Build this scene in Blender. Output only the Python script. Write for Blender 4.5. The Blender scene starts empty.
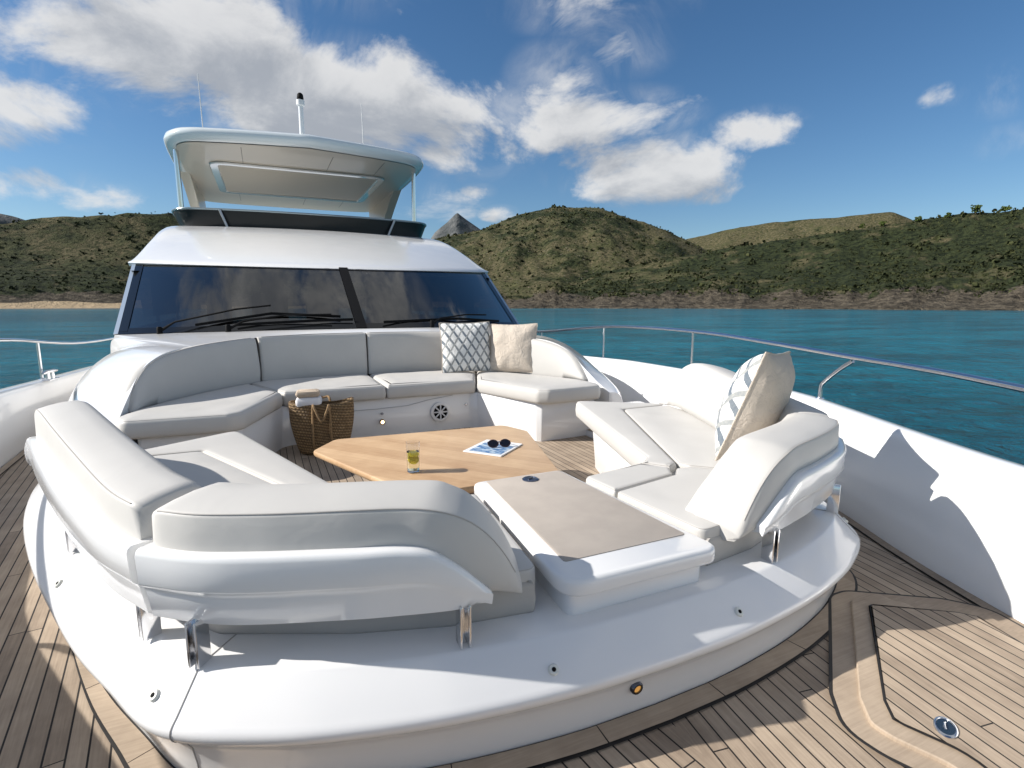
import bpy, bmesh, math, random
import numpy as np
from mathutils import Vector, Matrix, noise, geometry
R = math.radians
random.seed(7)
C = bpy.context.scene.collection
SC = bpy.context.scene

# ------------------------------------------------------------------ camera, sky, sun, exposure
cd = bpy.data.cameras.new('camera'); cam = bpy.data.objects.new('camera', cd); C.objects.link(cam)
cam.location = (-1.0, 0, 1.2); cam.rotation_euler = (R(90-8.56), 0, R(-24.6))
cd.sensor_width = 36; cd.lens = 538/1024*36; cd.clip_start = .02; cd.clip_end = 30000
SC.camera = cam
SUN_AZ = R(19)      # light travels along +X turned this much towards the bow (-Y)
SUN_EL = R(33)
trav = Vector((math.cos(SUN_AZ)*math.cos(SUN_EL), -math.sin(SUN_AZ)*math.cos(SUN_EL), -math.sin(SUN_EL)))
sd = bpy.data.lights.new('sun', 'SUN'); sd.energy = 4.2; sd.angle = R(.55); sd.color = (1, .95, .88)
sun = bpy.data.objects.new('sun', sd); C.objects.link(sun); sun.rotation_euler = trav.to_track_quat('-Z', 'Y').to_euler()
SC.view_settings.view_transform = 'Standard'; SC.view_settings.look = 'None'
SC.view_settings.gamma = 1; SC.view_settings.exposure = .72
SC.view_settings.use_curve_mapping = False

W = bpy.data.worlds.new('World'); SC.world = W; W.use_nodes = True
class NT:
    """tiny helper for writing node trees"""
    def __init__(s, tree): s.t = tree
    def n(s, typ, **kw):
        nd = s.t.nodes.new(typ)
        for k, v in kw.items():
            if k.startswith('i_'):
                nd.inputs[k[2:].replace('_', ' ')].default_value = v
            else: setattr(nd, k, v)
        return nd
    def l(s, a, b): s.t.links.new(a, b)
    def m(s, op, a, b=None, c=None, clamp=False):
        nd = s.t.nodes.new('ShaderNodeMath'); nd.operation = op; nd.use_clamp = clamp
        for i, v in enumerate((a, b, c)):
            if v is None: continue
            if isinstance(v, (int, float)): nd.inputs[i].default_value = v
            else: s.l(v, nd.inputs[i])
        return nd.outputs[0]
    def mix(s, f, a, b, typ='MIX'):
        nd = s.t.nodes.new('ShaderNodeMix'); nd.data_type = 'RGBA'; nd.blend_type = typ
        for i, v in ((0, f), (6, a), (7, b)):
            if isinstance(v, (int, float)): nd.inputs[i].default_value = v
            elif isinstance(v, (tuple, list)): nd.inputs[i].default_value = (*v, 1)
            else: s.l(v, nd.inputs[i])
        return nd.outputs[2]
    def noise(s, vec, scale, detail=4, rough=.55, dist=0):
        nd = s.n('ShaderNodeTexNoise'); nd.inputs['Scale'].default_value = scale
        nd.inputs['Detail'].default_value = detail; nd.inputs['Roughness'].default_value = rough
        nd.inputs['Distortion'].default_value = dist
        if vec is not None: s.l(vec, nd.inputs['Vector'])
        return nd.outputs['Fac']
    def ramp(s, f, lo, hi):
        nd = s.n('ShaderNodeMapRange'); nd.clamp = True
        s.l(f, nd.inputs[0]); nd.inputs[1].default_value = lo; nd.inputs[2].default_value = hi
        nd.interpolation_type = 'SMOOTHSTEP'
        return nd.outputs[0]
    def scale(s, vec, v):
        nd = s.n('ShaderNodeMapping'); nd.inputs['Scale'].default_value = v; s.l(vec, nd.inputs['Vector']); return nd.outputs[0]

def px_dir(x, y):
    """direction of a sight line of the photograph, to place far clouds and ridges by bearing and elevation"""
    f = Vector((math.sin(R(24.6))*math.cos(R(8.56)), math.cos(R(24.6))*math.cos(R(8.56)), -math.sin(R(8.56))))
    r = Vector((math.cos(R(24.6)), -math.sin(R(24.6)), 0)); u = r.cross(f)
    return (f + r*(x-512)/538 - u*(y-384)/538).normalized()
def az_el(x, y):
    d = px_dir(x, y); return math.atan2(d.x, d.y), math.asin(d.z)

def build_world():
    t = NT(W.node_tree); W.node_tree.nodes.clear()
    out = t.n('ShaderNodeOutputWorld'); bg = t.n('ShaderNodeBackground'); t.l(bg.outputs[0], out.inputs[0])
    bg.inputs['Strength'].default_value = .085
    sky = t.n('ShaderNodeTexSky'); sky.sky_type = 'NISHITA'; sky.sun_disc = False
    sky.sun_elevation = SUN_EL; sky.sun_rotation = math.atan2(-trav.x, -trav.y)
    sky.air_density = 1.0; sky.dust_density = .25; sky.ozone_density = 3.5; sky.altitude = 0
    geo = t.n('ShaderNodeTexCoord'); vec = geo.outputs['Generated']
    sep = t.n('ShaderNodeSeparateXYZ'); t.l(vec, sep.inputs[0])
    az = t.m('ARCTAN2', sep.outputs[0], sep.outputs[1]); el = t.m('ARCSINE', sep.outputs[2])
    # cloud positions: bearing, elevation, half extents (degrees), strength
    blobs = []
    def B(x, y, rx, ry, s=1.0):
        a, e = az_el(x, y); a2, _ = az_el(x+rx, y); _, e2 = az_el(x, y-ry)
        blobs.append((a, e, abs(a2-a), abs(e2-e), s))
    B(20, 110, 90, 45, .9); B(130, 60, 130, 60, 1.0); B(215, 45, 120, 70, 1.1); B(310, 95, 130, 65, 1.15); B(370, 95, 70, 55, 1.0)
    B(55, 190, 85, 24, .9); B(300, -40, 120, 60, .7); B(80, -30, 170, 60, .8)
    B(585, 120, 105, 34, 1.15); B(645, 168, 95, 36, 1.15); B(470, 150, 60, 36, .8); B(625, 45, 52, 38, .8); B(560, 80, 55, 45, .75); B(600, 5, 110, 34, .8); B(500, 115, 60, 34, .8); B(440, 200, 50, 20, .6); B(700, 190, 60, 16, .5)
    B(755, 130, 48, 22, 1.1); B(476, 190, 20, 10, .8); B(1005, 90, 45, 30, .6); B(945, 95, 28, 15, .5); B(1010, 140, 50, 20, .5); B(500, 213, 22, 9, .7)
    for a, e, ra, re, s in ((-45, 62, 60, 17, 1.15), (20, 58, 50, 14, 1.0), (70, 50, 30, 16, 1.1), (180, 55, 60, 22, 1.3), (120, 45, 40, 14, 1.2), (-110, 55, 35, 18, 1.2), (170, 20, 40, 10, 1.2), (-160, 30, 30, 12, 1.2), (40, 75, 30, 9, .7), (-75, 35, 25, 14, 1), (150, 28, 30, 12, .9), (210, 40, 30, 14, .9), (100, 22, 26, 9, .8), (-130, 25, 25, 10, .9)):  # clouds out of frame, added for neutral fill light and windscreen reflections
        a = (a+180) % 360-180
        blobs.append((R(a), R(e), R(ra), R(re), s))
    def density(daz, delv):
        acc = None
        for a, e, ra, re, s in blobs:
            u = t.m('DIVIDE', t.m('SUBTRACT', az, a-daz), ra); v = t.m('DIVIDE', t.m('SUBTRACT', el, e-delv), re)
            d = t.m('ADD', t.m('MULTIPLY', u, u), t.m('MULTIPLY', v, v))
            g = t.m('MULTIPLY', t.m('SUBTRACT', 1.0, t.m('MULTIPLY', d, .55), clamp=True), s)
            acc = g if acc is None else t.m('MAXIMUM', acc, g)
        mp = t.n('ShaderNodeMapping'); t.l(vec, mp.inputs[0]); mp.inputs['Location'].default_value = (daz*.9, 0, delv); mp.inputs['Scale'].default_value = (1, 1, 1.7)
        n1 = t.noise(mp.outputs[0], 4.6, 12, .62, .35); n2 = t.noise(mp.outputs[0], 2.0, 4, .55)
        f = t.m('ADD', t.m('MULTIPLY', t.m('SUBTRACT', n1, .5), 3.3), t.m('MULTIPLY', t.m('SUBTRACT', n2, .5), .6))
        return t.m('ADD', t.m('SUBTRACT', acc, .42), f), acc, n1
    d0, acc, n1 = density(0, 0)
    d0g = t.m('MULTIPLY', d0, t.ramp(acc, .02, .3))
    alpha = t.ramp(d0g, .0, .66)
    veil = t.m('MULTIPLY', t.m('MULTIPLY', t.ramp(acc, .12, .9), t.ramp(t.noise(vec, 7.5, 8, .62, .8), .42, .75)), .55)
    alpha = t.m('MAXIMUM', alpha, veil)
    d1, _, _ = density(-.035, .055)                  # the cloud a little nearer the sun: thick there = shaded here
    shade = t.ramp(t.m('SUBTRACT', d1, t.m('MULTIPLY', d0, .35)), -.25, .85)
    thick = t.ramp(d0, .2, 1.3)
    lit = t.mix(shade, (6.0, 5.95, 5.85), (2.9, 3.05, 3.3))
    ccol = t.mix(t.m('MULTIPLY', thick, .25), lit, (3.3, 3.45, 3.7))
    hs = t.n('ShaderNodeHueSaturation'); t.l(sky.outputs[0], hs.inputs['Color']); hs.inputs['Saturation'].default_value = 1.17; hs.inputs['Value'].default_value = .76
    t.l(t.mix(t.m('MULTIPLY', alpha, .9), hs.outputs[0], ccol), bg.inputs[0])
build_world()

# ------------------------------------------------------------------ materials
def mat(name):
    m = bpy.data.materials.new(name); m.use_nodes = True
    t = NT(m.node_tree); b = m.node_tree.nodes['Principled BSDF']
    return m, t, b
def bump(t, b, h, dist, strength=1.0):
    bn = t.n('ShaderNodeBump'); bn.inputs['Strength'].default_value = strength; bn.inputs['Distance'].default_value = dist
    t.l(h, bn.inputs['Height']); t.l(bn.outputs[0], b.inputs['Normal'])
def objco(t): return t.n('ShaderNodeTexCoord').outputs['Object']
def simple(name, col, rough=.5, metal=0, coat=0, var=.0, vs=6, bmp=0, bs=200):
    m, t, b = mat(name); b.inputs['Roughness'].default_value = rough; b.inputs['Metallic'].default_value = metal
    b.inputs['Coat Weight'].default_value = coat; b.inputs['Coat Roughness'].default_value = .05
    o = objco(t)
    if var:
        n = t.noise(o, vs, 6)
        t.l(t.mix(t.ramp(n, .3, .7), tuple(c*(1-var) for c in col), tuple(min(1, c*(1+var)) for c in col)), b.inputs['Base Color'])
    else: b.inputs['Base Color'].default_value = (*col, 1)
    if bmp: bump(t, b, t.noise(o, bs, 3), bmp)
    return m
def vinyl_mat(name, col):
    m, t, b = mat(name); o = objco(t)
    n = t.noise(o, 2.6, 5); g = t.noise(o, 420, 2)
    t.l(t.mix(t.ramp(n, .35, .7), tuple(c*.955 for c in col), col), b.inputs['Base Color'])
    b.inputs['Roughness'].default_value = .52; b.inputs['Specular IOR Level'].default_value = .35
    w = t.noise(t.scale(o, (1, 1, 1.6)), 7, 3, .5, .6)
    bump(t, b, t.m('ADD', t.m('MULTIPLY', w, 1.0), t.m('MULTIPLY', g, .03)), .003, .6)
    return m
VINYL = vinyl_mat('vinyl', (.545, .53, .503))
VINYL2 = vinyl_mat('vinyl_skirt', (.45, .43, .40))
STITCH = simple('stitching', (.40, .38, .355), .7)
def gel_mat():
    m, t, b = mat('gelcoat'); o = objco(t)
    b.inputs['Base Color'].default_value = (.77, .77, .768, 1)
    n = t.noise(o, 3, 4); rr = t.n('ShaderNodeMapRange'); t.l(n, rr.inputs[0]); rr.inputs[3].default_value = .1; rr.inputs[4].default_value = .24
    t.l(rr.outputs[0], b.inputs['Roughness'])
    b.inputs['Coat Weight'].default_value = .4; b.inputs['Coat Roughness'].default_value = .04
    bump(t, b, t.noise(o, 1.7, 2), .006, .5)
    return m
GEL = gel_mat()
GELMATT = simple('gelcoat_inner', (.72, .72, .72), .35)
CREAM = simple('cream_lining', (.52, .46, .37), .4, coat=.3)
CHROME = simple('stainless_steel', (.72, .72, .73), .14, 1)
DARKMETAL = simple('dark_chrome', (.12, .13, .16), .2, 1)
BLACK = simple('black_rubber', (.006, .006, .0065), .7)
BLACKGLOSS = simple('black_gloss', (.005, .0055, .006), .12)
BLACK.node_tree.nodes['Principled BSDF'].inputs['Specular IOR Level'].default_value = .12
BLACKGLOSS.node_tree.nodes['Principled BSDF'].inputs['Specular IOR Level'].default_value = .3
DARKIN = simple('interior_dark', (.03, .03, .032), .6)
GREYFRAME = simple('grey_frame', (.33, .39, .46), .25, .3, coat=.6)
NONSKID = simple('nonskid_pad', (.40, .355, .312), .85, var=.05, vs=9, bmp=.0008, bs=700)
PAPER = simple('paper', (.80, .81, .82), .4)
CAULK = simple('caulking', (.018, .016, .015), .6)
BRASS = simple('brass_lamp', (.45, .25, .08), .3, 1)

def teak_nodes(t, o, along, across, dark, light, spacing, caulk, b, seam=True, grain=1.0):
    """along/across: sockets in metres"""
    k = t.m('FLOOR', t.m('DIVIDE', across, spacing)); fr = t.m('FRACT', t.m('DIVIDE', across, spacing))
    wn = t.n('ShaderNodeTexWhiteNoise'); wn.noise_dimensions = '1D'; t.l(k, wn.inputs['W'])
    off = t.m('MULTIPLY', wn.outputs[0], 3.7)
    seg = t.m('FLOOR', t.m('DIVIDE', t.m('ADD', along, off), 3.4)); sfr = t.m('FRACT', t.m('DIVIDE', t.m('ADD', along, off), 3.4))
    wn2 = t.n('ShaderNodeTexWhiteNoise'); wn2.noise_dimensions = '2D'
    cx = t.n('ShaderNodeCombineXYZ'); t.l(k, cx.inputs[0]); t.l(seg, cx.inputs[1]); t.l(cx.outputs[0], wn2.inputs['Vector'])
    gv = t.n('ShaderNodeCombineXYZ'); t.l(t.m('MULTIPLY', along, 6.0), gv.inputs[0]); t.l(t.m('MULTIPLY', across, 130.0), gv.inputs[1]); t.l(t.m('MULTIPLY', wn2.outputs[0], 40.0), gv.inputs[2])
    g = t.noise(gv.outputs[0], 1.0, 5, .6)
    blot = t.noise(o, 5.5, 6, .6)
    f = t.m('ADD', t.m('MULTIPLY', t.m('SUBTRACT', wn2.outputs[0], .5), .55), t.m('ADD', t.m('MULTIPLY', t.m('SUBTRACT', g, .5), 1.1*grain), t.m('MULTIPLY', t.m('SUBTRACT', blot, .5), 1.3)))
    col = t.mix(t.m('ADD', f, .5, clamp=True), dark, light)
    h = t.m('MULTIPLY', g, .25)
    if seam:
        w = caulk/spacing
        ln = t.m('MAXIMUM', t.m('LESS_THAN', fr, w), t.m('LESS_THAN', sfr, 0.004/3.4))
        col = t.mix(ln, col, (.022, .019, .017)); h = t.m('SUBTRACT', h, t.m('MULTIPLY', ln, .8))
    t.l(col, b.inputs['Base Color']); b.inputs['Roughness'].default_value = .68; b.inputs['Specular IOR Level'].default_value = .3
    bump(t, b, h, .0016, .8)
TD, TL = (.235, .182, .135), (.455, .365, .275)
def deck_mat(name, ang, sp=.05, caulk=.0052):
    m, t, b = mat(name); o = objco(t); s = t.n('ShaderNodeSeparateXYZ'); t.l(o, s.inputs[0])
    ax = t.m('ABSOLUTE', t.m('ADD', s.outputs[0], .0 if ang else 0.))
    ac = t.m('SUBTRACT', t.m('MULTIPLY', ax, math.cos(R(ang))), t.m('MULTIPLY', s.outputs[1], math.sin(R(ang))))
    al = t.m('ADD', t.m('MULTIPLY', ax, math.sin(R(ang))), t.m('MULTIPLY', s.outputs[1], math.cos(R(ang))))
    sgn = t.m('MULTIPLY', t.m('SIGN', s.outputs[0]), .0)
    teak_nodes(t, o, al, t.m('ADD', t.m('ADD', ac, 7.013), sgn), TD, TL, sp, caulk, b)
    return m
DECK = deck_mat('teak_deck_laid', 8.6)
FLOOR = deck_mat('teak_floor_laid', 0.0, .052)
def teak_plain(name, axis, dark, light, seam=False, sp=.09):
    m, t, b = mat(name); o = objco(t); s = t.n('ShaderNodeSeparateXYZ'); t.l(o, s.inputs[0])
    teak_nodes(t, o, s.outputs[axis], s.outputs[1-axis], dark, light, sp, .0012, b, seam, .8)
    return m
MARGIN = teak_plain('teak_margin', 0, TD, TL, sp=3.0)
def table_mat():
    m, t, b = mat('table_teak'); o = objco(t); s = t.n('ShaderNodeSeparateXYZ'); t.l(o, s.inputs[0])
    ac = t.m('ADD', t.m('MULTIPLY', s.outputs[0], .77), t.m('MULTIPLY', s.outputs[1], .64)); al = t.m('SUBTRACT', t.m('MULTIPLY', s.outputs[1], .77), t.m('MULTIPLY', s.outputs[0], .64))
    teak_nodes(t, o, al, t.m('ADD', ac, 5.0), (.44, .275, .15), (.64, .445, .265), .075, .0006, b, False, 1.0)
    b.inputs['Roughness'].default_value = .42; b.inputs['Coat Weight'].default_value = .15; b.inputs['Coat Roughness'].default_value = .2
    return m
TABLE = table_mat()
def linen_mat():
    m, t, b = mat('beige_linen'); o = objco(t)
    n = t.noise(o, 5, 4); wv = t.noise(t.scale(o, (700, 60, 60)), 1, 2); wv2 = t.noise(t.scale(o, (60, 700, 60)), 1, 2)
    t.l(t.mix(n, (.50, .43, .355), (.63, .555, .47)), b.inputs['Base Color']); b.inputs['Roughness'].default_value = .9
    bump(t, b, t.m('ADD', t.m('ADD', wv, wv2), t.m('MULTIPLY', t.noise(o, 14, 4, .6, 1.2), 8)), .0018)
    return m
LINEN = linen_mat()
def pattern_mat():
    m, t, b = mat('diamond_fabric'); o = objco(t); s = t.n('ShaderNodeSeparateXYZ'); t.l(o, s.inputs[0])
    u = t.m('DIVIDE', s.outputs[0], .092); v = t.m('DIVIDE', s.outputs[1], .15)
    p = t.m('ADD', t.m('ADD', u, v), 20.25); q = t.m('ADD', t.m('SUBTRACT', v, u), 20.25)
    fp, fq = t.m('FRACT', p), t.m('FRACT', q)
    n = t.noise(o, 60, 3); n2 = t.noise(o, 16, 3)
    wid = t.m('ADD', .17, t.m('MULTIPLY', n2, .22))
    e1 = t.m('GREATER_THAN', fp, t.m('SUBTRACT', 1.0, wid)); e2 = t.m('GREATER_THAN', fq, t.m('SUBTRACT', 1.0, t.m('MULTIPLY', wid, .75)))
    idn = t.n('ShaderNodeTexWhiteNoise'); idn.noise_dimensions = '2D'; cx = t.n('ShaderNodeCombineXYZ')
    t.l(t.m('FLOOR', p), cx.inputs[0]); t.l(t.m('FLOOR', q), cx.inputs[1]); t.l(cx.outputs[0], idn.inputs['Vector'])
    ink1 = t.mix(t.m('ADD', t.m('MULTIPLY', n, .6), t.m('MULTIPLY', idn.outputs[0], .5)), (.07, .11, .16), (.30, .31, .31))
    c = t.mix(e1, (.76, .755, .73), ink1); c = t.mix(e2, c, t.mix(n, (.16, .20, .24), (.50, .48, .43)))
    t.l(c, b.inputs['Base Color']); b.inputs['Roughness'].default_value = .9
    bump(t, b, t.m('ADD', t.noise(o, 600, 2), t.m('MULTIPLY', t.noise(o, 13, 4, .6, 1.0), 8)), .0018)
    return m
PATTERN = pattern_mat()
def wicker_mat():
    m, t, b = mat('woven_straw'); o = objco(t); s = t.n('ShaderNodeSeparateXYZ'); t.l(o, s.inputs[0])
    ang = t.m('ARCTAN2', s.outputs[1], s.outputs[0])
    row = t.m('FRACT', t.m('ADD', t.m('MULTIPLY', s.outputs[2], 42.0), t.m('MULTIPLY', ang, 1.2))); rh = t.m('SINE', t.m('MULTIPLY', row, math.pi))
    col = t.m('SINE', t.m('ADD', t.m('MULTIPLY', ang, 60.0), t.m('MULTIPLY', t.m('FLOOR', t.m('MULTIPLY', s.outputs[2], 42.0)), 3.14)))
    h = t.m('MULTIPLY', rh, t.m('ADD', .7, t.m('MULTIPLY', col, .3))); n = t.noise(o, 25, 5)
    t.l(t.mix(t.m('MULTIPLY', h, n), (.085, .05, .022), (.58, .39, .19)), b.inputs['Base Color']); b.inputs['Roughness'].default_value = .8
    bump(t, b, h, .006)
    return m
WICKER = wicker_mat()
def glass_mat(name, col, rough=0, ior=1.45):
    m, t, b = mat(name); b.inputs['Base Color'].default_value = (*col, 1); b.inputs['Transmission Weight'].default_value = 1
    b.inputs['Roughness'].default_value = rough; b.inputs['IOR'].default_value = ior
    return m
GLASS = glass_mat('clear_glass', (.97, .98, .98)); DRINK = glass_mat('pale_drink', (.98, .96, .72), 0, 1.33)
def tint_mat():
    m, t, b = mat('tinted_glass'); m.node_tree.nodes.remove(b); out = m.node_tree.nodes['Material Output']
    tr = t.n('ShaderNodeBsdfTransparent'); tr.inputs[0].default_value = (.075, .08, .085, 1)
    gl = t.n('ShaderNodeBsdfGlossy'); gl.inputs['Roughness'].default_value = .015; gl.inputs[0].default_value = (.95, .94, .92, 1)
    fr = t.n('ShaderNodeFresnel'); fr.inputs['IOR'].default_value = 1.5
    mx = t.n('ShaderNodeMixShader'); t.l(t.m('MULTIPLY', fr.outputs[0], 1.6, clamp=True), mx.inputs[0]); t.l(tr.outputs[0], mx.inputs[1]); t.l(gl.outputs[0], mx.inputs[2]); t.l(mx.outputs[0], out.inputs[0])
    return m
TINT = tint_mat()

# ------------------------------------------------------------------ mesh helpers
def mesh_obj(name, verts, faces, m, parent=None, smooth=True, angle=40):
    me = bpy.data.meshes.new(name); me.from_pydata([tuple(v) for v in verts], [], faces)
    bm = bmesh.new(); bm.from_mesh(me); bmesh.ops.remove_doubles(bm, verts=bm.verts, dist=1e-5); bmesh.ops.recalc_face_normals(bm, faces=bm.faces); 
    if smooth:
        for f in bm.faces: f.smooth = True
        for e in bm.edges:
            if len(e.link_faces) == 2 and e.calc_face_angle(0) > R(angle): e.smooth = False
    bm.to_mesh(me); bm.free()
    if m.name == 'tinted_glass':       # the outer side of a pane faces the bow and the sky
        nn = sum((p.normal for p in me.polygons), Vector())
        if nn.dot(Vector((0, -1, 1))) < 0: me.flip_normals()
    me.materials.append(m); o = bpy.data.objects.new(name, me); C.objects.link(o)
    if parent: o.parent = parent
    return o
class G:
    """collects geometry for one mesh"""
    def __init__(s): s.v = []; s.f = []
    def add(s, v, f):
        k = len(s.v); s.v += [tuple(p) for p in v]; s.f += [tuple(i+k for i in q) for q in f]
        return s
    def loft(s, rings, closed=True, caps=True):
        n = len(rings[0]); v = [p for r in rings for p in r]; f = []
        for i in range(len(rings)-1):
            for j in range(n if closed else n-1):
                a, b = i*n+j, i*n+(j+1) % n; f.append((a, b, b+n, a+n))
        if caps and closed: f.append(tuple(range(n))[::-1]); f.append(tuple(range((len(rings)-1)*n, len(rings)*n)))
        return s.add(v, f)
    def box(s, c, d, rot=0, bev=.0):
        """box with chamfered vertical edges and top/bottom when bev"""
        hx, hy, hz = d[0]/2, d[1]/2, d[2]/2
        pl = fillet([(-hx, -hy), (hx, -hy), (hx, hy), (-hx, hy)], max(bev, .0003), 3)
        cr, sr = math.cos(rot), math.sin(rot)
        def ring(z, ins): return [(c[0]+x*cr*1-y*sr, c[1]+x*sr+y*cr, c[2]+z) for x, y in offset(pl, ins)]
        b = min(bev, hz*.9)
        rg = [ring(-hz, b), ring(-hz+b*.3, b*.3), ring(-hz+b, 0), ring(hz-b, 0), ring(hz-b*.3, b*.3), ring(hz, b)] if b > 0 else [ring(-hz, 0), ring(hz, 0)]
        return s.loft(rg)
    def tube(s, pts, r, n=10, caps=True, flat=1.0):
        pts = [Vector(p) for p in pts]; rs = r if isinstance(r, (list, tuple)) else [r]*len(pts); rings = []
        up = Vector((0, 0, 1)); t0 = (pts[1]-pts[0]).normalized()
        nrm = t0.cross(up); nrm = nrm.normalized() if nrm.length > .05 else Vector((1, 0, 0))
        for i, p in enumerate(pts):
            a = (pts[min(i+1, len(pts)-1)]-pts[max(i-1, 0)]).normalized()
            nrm = (nrm-a*nrm.dot(a)).normalized(); bn = a.cross(nrm)
            rings.append([p+nrm*rs[i]*math.cos(2*math.pi*k/n)+bn*rs[i]*flat*math.sin(2*math.pi*k/n) for k in range(n)])
        return s.loft(rings, True, caps)
    def lathe(s, prof, c=(0, 0, 0), n=28, axis='z'):
        rings = []
        for r, z in prof: rings.append([(c[0]+r*math.cos(2*math.pi*k/n), c[1]+r*math.sin(2*math.pi*k/n), c[2]+z) for k in range(n)])
        return s.loft(rings, True, True)
    def xf(s, M): s.v = [tuple(M @ Vector(p)) for p in s.v]; return s
    def obj(s, name, m, parent=None, smooth=True, angle=40): return mesh_obj(name, s.v, s.f, m, parent, smooth, angle)

def fillet(poly, r, n=5):
    """round the corners of a plan polygon; r may be a list"""
    out = []; k = len(poly)
    for i in range(k):
        p0, p, p1 = Vector(poly[i-1]), Vector(poly[i]), Vector(poly[(i+1) % k]); rr = r[i] if isinstance(r, (list, tuple)) else r
        a, b = p0-p, p1-p; la, lb = a.length, b.length
        if rr <= 0 or la < 1e-6 or lb < 1e-6: out.append(tuple(p)); continue
        a /= la; b /= lb; ang = math.acos(max(-1, min(1, a.dot(b))))
        if ang > R(174): out.append(tuple(p)); continue
        d = min(rr/math.tan(ang/2), la*.48, lb*.48)
        A, B = p+a*d, p+b*d
        for q in range(n+1):
            u = q/n; out.append(tuple(A*(1-u)**2+p*2*u*(1-u)+B*u*u))
    return out
def area2(poly): return sum(poly[i-1][0]*poly[i][1]-poly[i][0]*poly[i-1][1] for i in range(len(poly)))
def offset(poly, d):
    """inset a closed plan polygon by d (miter)"""
    if abs(d) < 1e-9: return [tuple(p) for p in poly]
    sg = 1 if area2(poly) > 0 else -1; out = []; k = len(poly)
    for i in range(k):
        p0, p, p1 = Vector(poly[i-1]), Vector(poly[i]), Vector(poly[(i+1) % k])
        a, b = (p-p0), (p1-p)
        if a.length < 1e-7: a = b
        if b.length < 1e-7: b = a
        a = a.normalized(); b = b.normalized()
        na, nb = Vector((-a.y, a.x))*sg, Vector((-b.y, b.x))*sg; m = na+nb
        if m.length < 1e-4: m = na
        m.normalize(); c = max(.45, m.dot(na)); out.append(tuple(p+m*d/c))
    return out
def spline(pts, n):
    """Catmull-Rom through pts (any dimension), n samples per span"""
    P = [np.array(p, float) for p in pts]; out = []
    for i in range(len(P)-1):
        a = P[i-1] if i else 2*P[0]-P[1]; b, c = P[i], P[i+1]; d = P[i+2] if i+2 < len(P) else 2*P[-1]-P[-2]
        for q in range(n):
            u = q/n; out.append(.5*((2*b)+(-a+c)*u+(2*a-5*b+4*c-d)*u*u+(-a+3*b-3*c+d)*u**3))
    out.append(P[-1]); return out
def even(pts, n):
    """resample a polyline to n evenly spaced points"""
    P = np.array(pts, float); s = np.r_[0, np.cumsum(np.linalg.norm(np.diff(P[:, :2], axis=0), axis=1))]; q = np.linspace(0, s[-1], n)
    return [np.array([np.interp(x, s, P[:, k]) for k in range(P.shape[1])]) for x in q]
def cushion_rings(poly, z0, z1, r, crown=.012, rb=None):
    rb = r*.6 if rb is None else rb; rings = []
    for a in (0, .5, 1): rings.append([(x, y, z0+rb*(1-math.cos(a*math.pi/2))) for x, y in offset(poly, rb*(1-math.sin(a*math.pi/2)))])
    hb = z0+rb; ht = z1-r
    rings.append([(x, y, (hb+ht)/2) for x, y in offset(poly, -min(.006, r*.2))])
    for a in (0, .2, .4, .6, .8, 1): rings.append([(x, y, z1-r+r*math.sin(a*math.pi/2)) for x, y in offset(poly, r*(1-math.cos(a*math.pi/2)))])
    return rings
def crown_top(g, ring, z1, crown, reach=.10, step=.022):
    """fills the top inside ring with a softly domed, slightly rumpled skin"""
    P = [Vector((p[0], p[1])) for p in ring]; k = len(P)
    xs = [p.x for p in P]; ys = [p.y for p in P]; pts = list(P)
    def dist(q):
        best = 9
        for i in range(k):
            a, b = P[i-1], P[i]; ab = b-a; L = ab.length_squared
            t = 0 if L < 1e-12 else max(0, min(1, (q-a).dot(ab)/L)); best = min(best, (q-a-ab*t).length)
        return best
    def inside(q):
        c = False
        for i in range(k):
            a, b = P[i-1], P[i]
            if (a.y > q.y) != (b.y > q.y) and q.x < (b.x-a.x)*(q.y-a.y)/(b.y-a.y)+a.x: c = not c
        return c
    y = min(ys)
    while y < max(ys):
        x = min(xs)
        while x < max(xs):
            q = Vector((x, y))
            if inside(q) and dist(q) > step*.45: pts.append(q)
            x += step
        y += step
    v, e, f, *_ = geometry.delaunay_2d_cdt(pts, [], [list(range(k))], 1, 1e-6)
    out = []
    for q in v:
        d = min(1, dist(q)/reach); h = crown*(1-(1-d)**2)
        h += d*.004*noise.noise(Vector((q.x*6, q.y*6, z1*9)))*min(1, crown*120)
        out.append((q.x, q.y, z1+h))
    g.add(out, [tuple(i) for i in f])
def cushion(name, poly, z0, z1, r, m, parent, crown=.01, seam=True):
    g = G(); rg = cushion_rings(poly, z0, z1, r, crown); g.loft(rg); g.f = g.f[:-1]; crown_top(g, rg[-1], z1, crown); o = g.obj(name, m, parent, True, 75)
    if seam:
        ring = offset(poly, r*.35); pts = [(x, y, z1-r*.26) for x, y in ring]
        s = G(); s.tube(pts+[pts[0], pts[1]], .0016, 5, False); s.obj('piping', STITCH, o)
    return o
def smooth(x): x = max(0, min(1, x)); return x*x*(3-2*x)
def tag(o, label, cat, group=None, kind=None):
    o['label'] = label; o['category'] = cat
    if group: o['group'] = group
    if kind: o['kind'] = kind
    return o
def thing(name, label, cat, loc=(0, 0, 0), rz=0, group=None):
    o = bpy.data.objects.new(name, None); C.objects.link(o); o.location = loc; o.rotation_euler = (0, 0, rz); o.empty_display_size = .1
    return tag(o, label, cat, group)
def struct(o): o['kind'] = 'structure'; return o
def mirror(pts, s): return [(s*p[0], *p[1:]) for p in pts]

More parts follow.
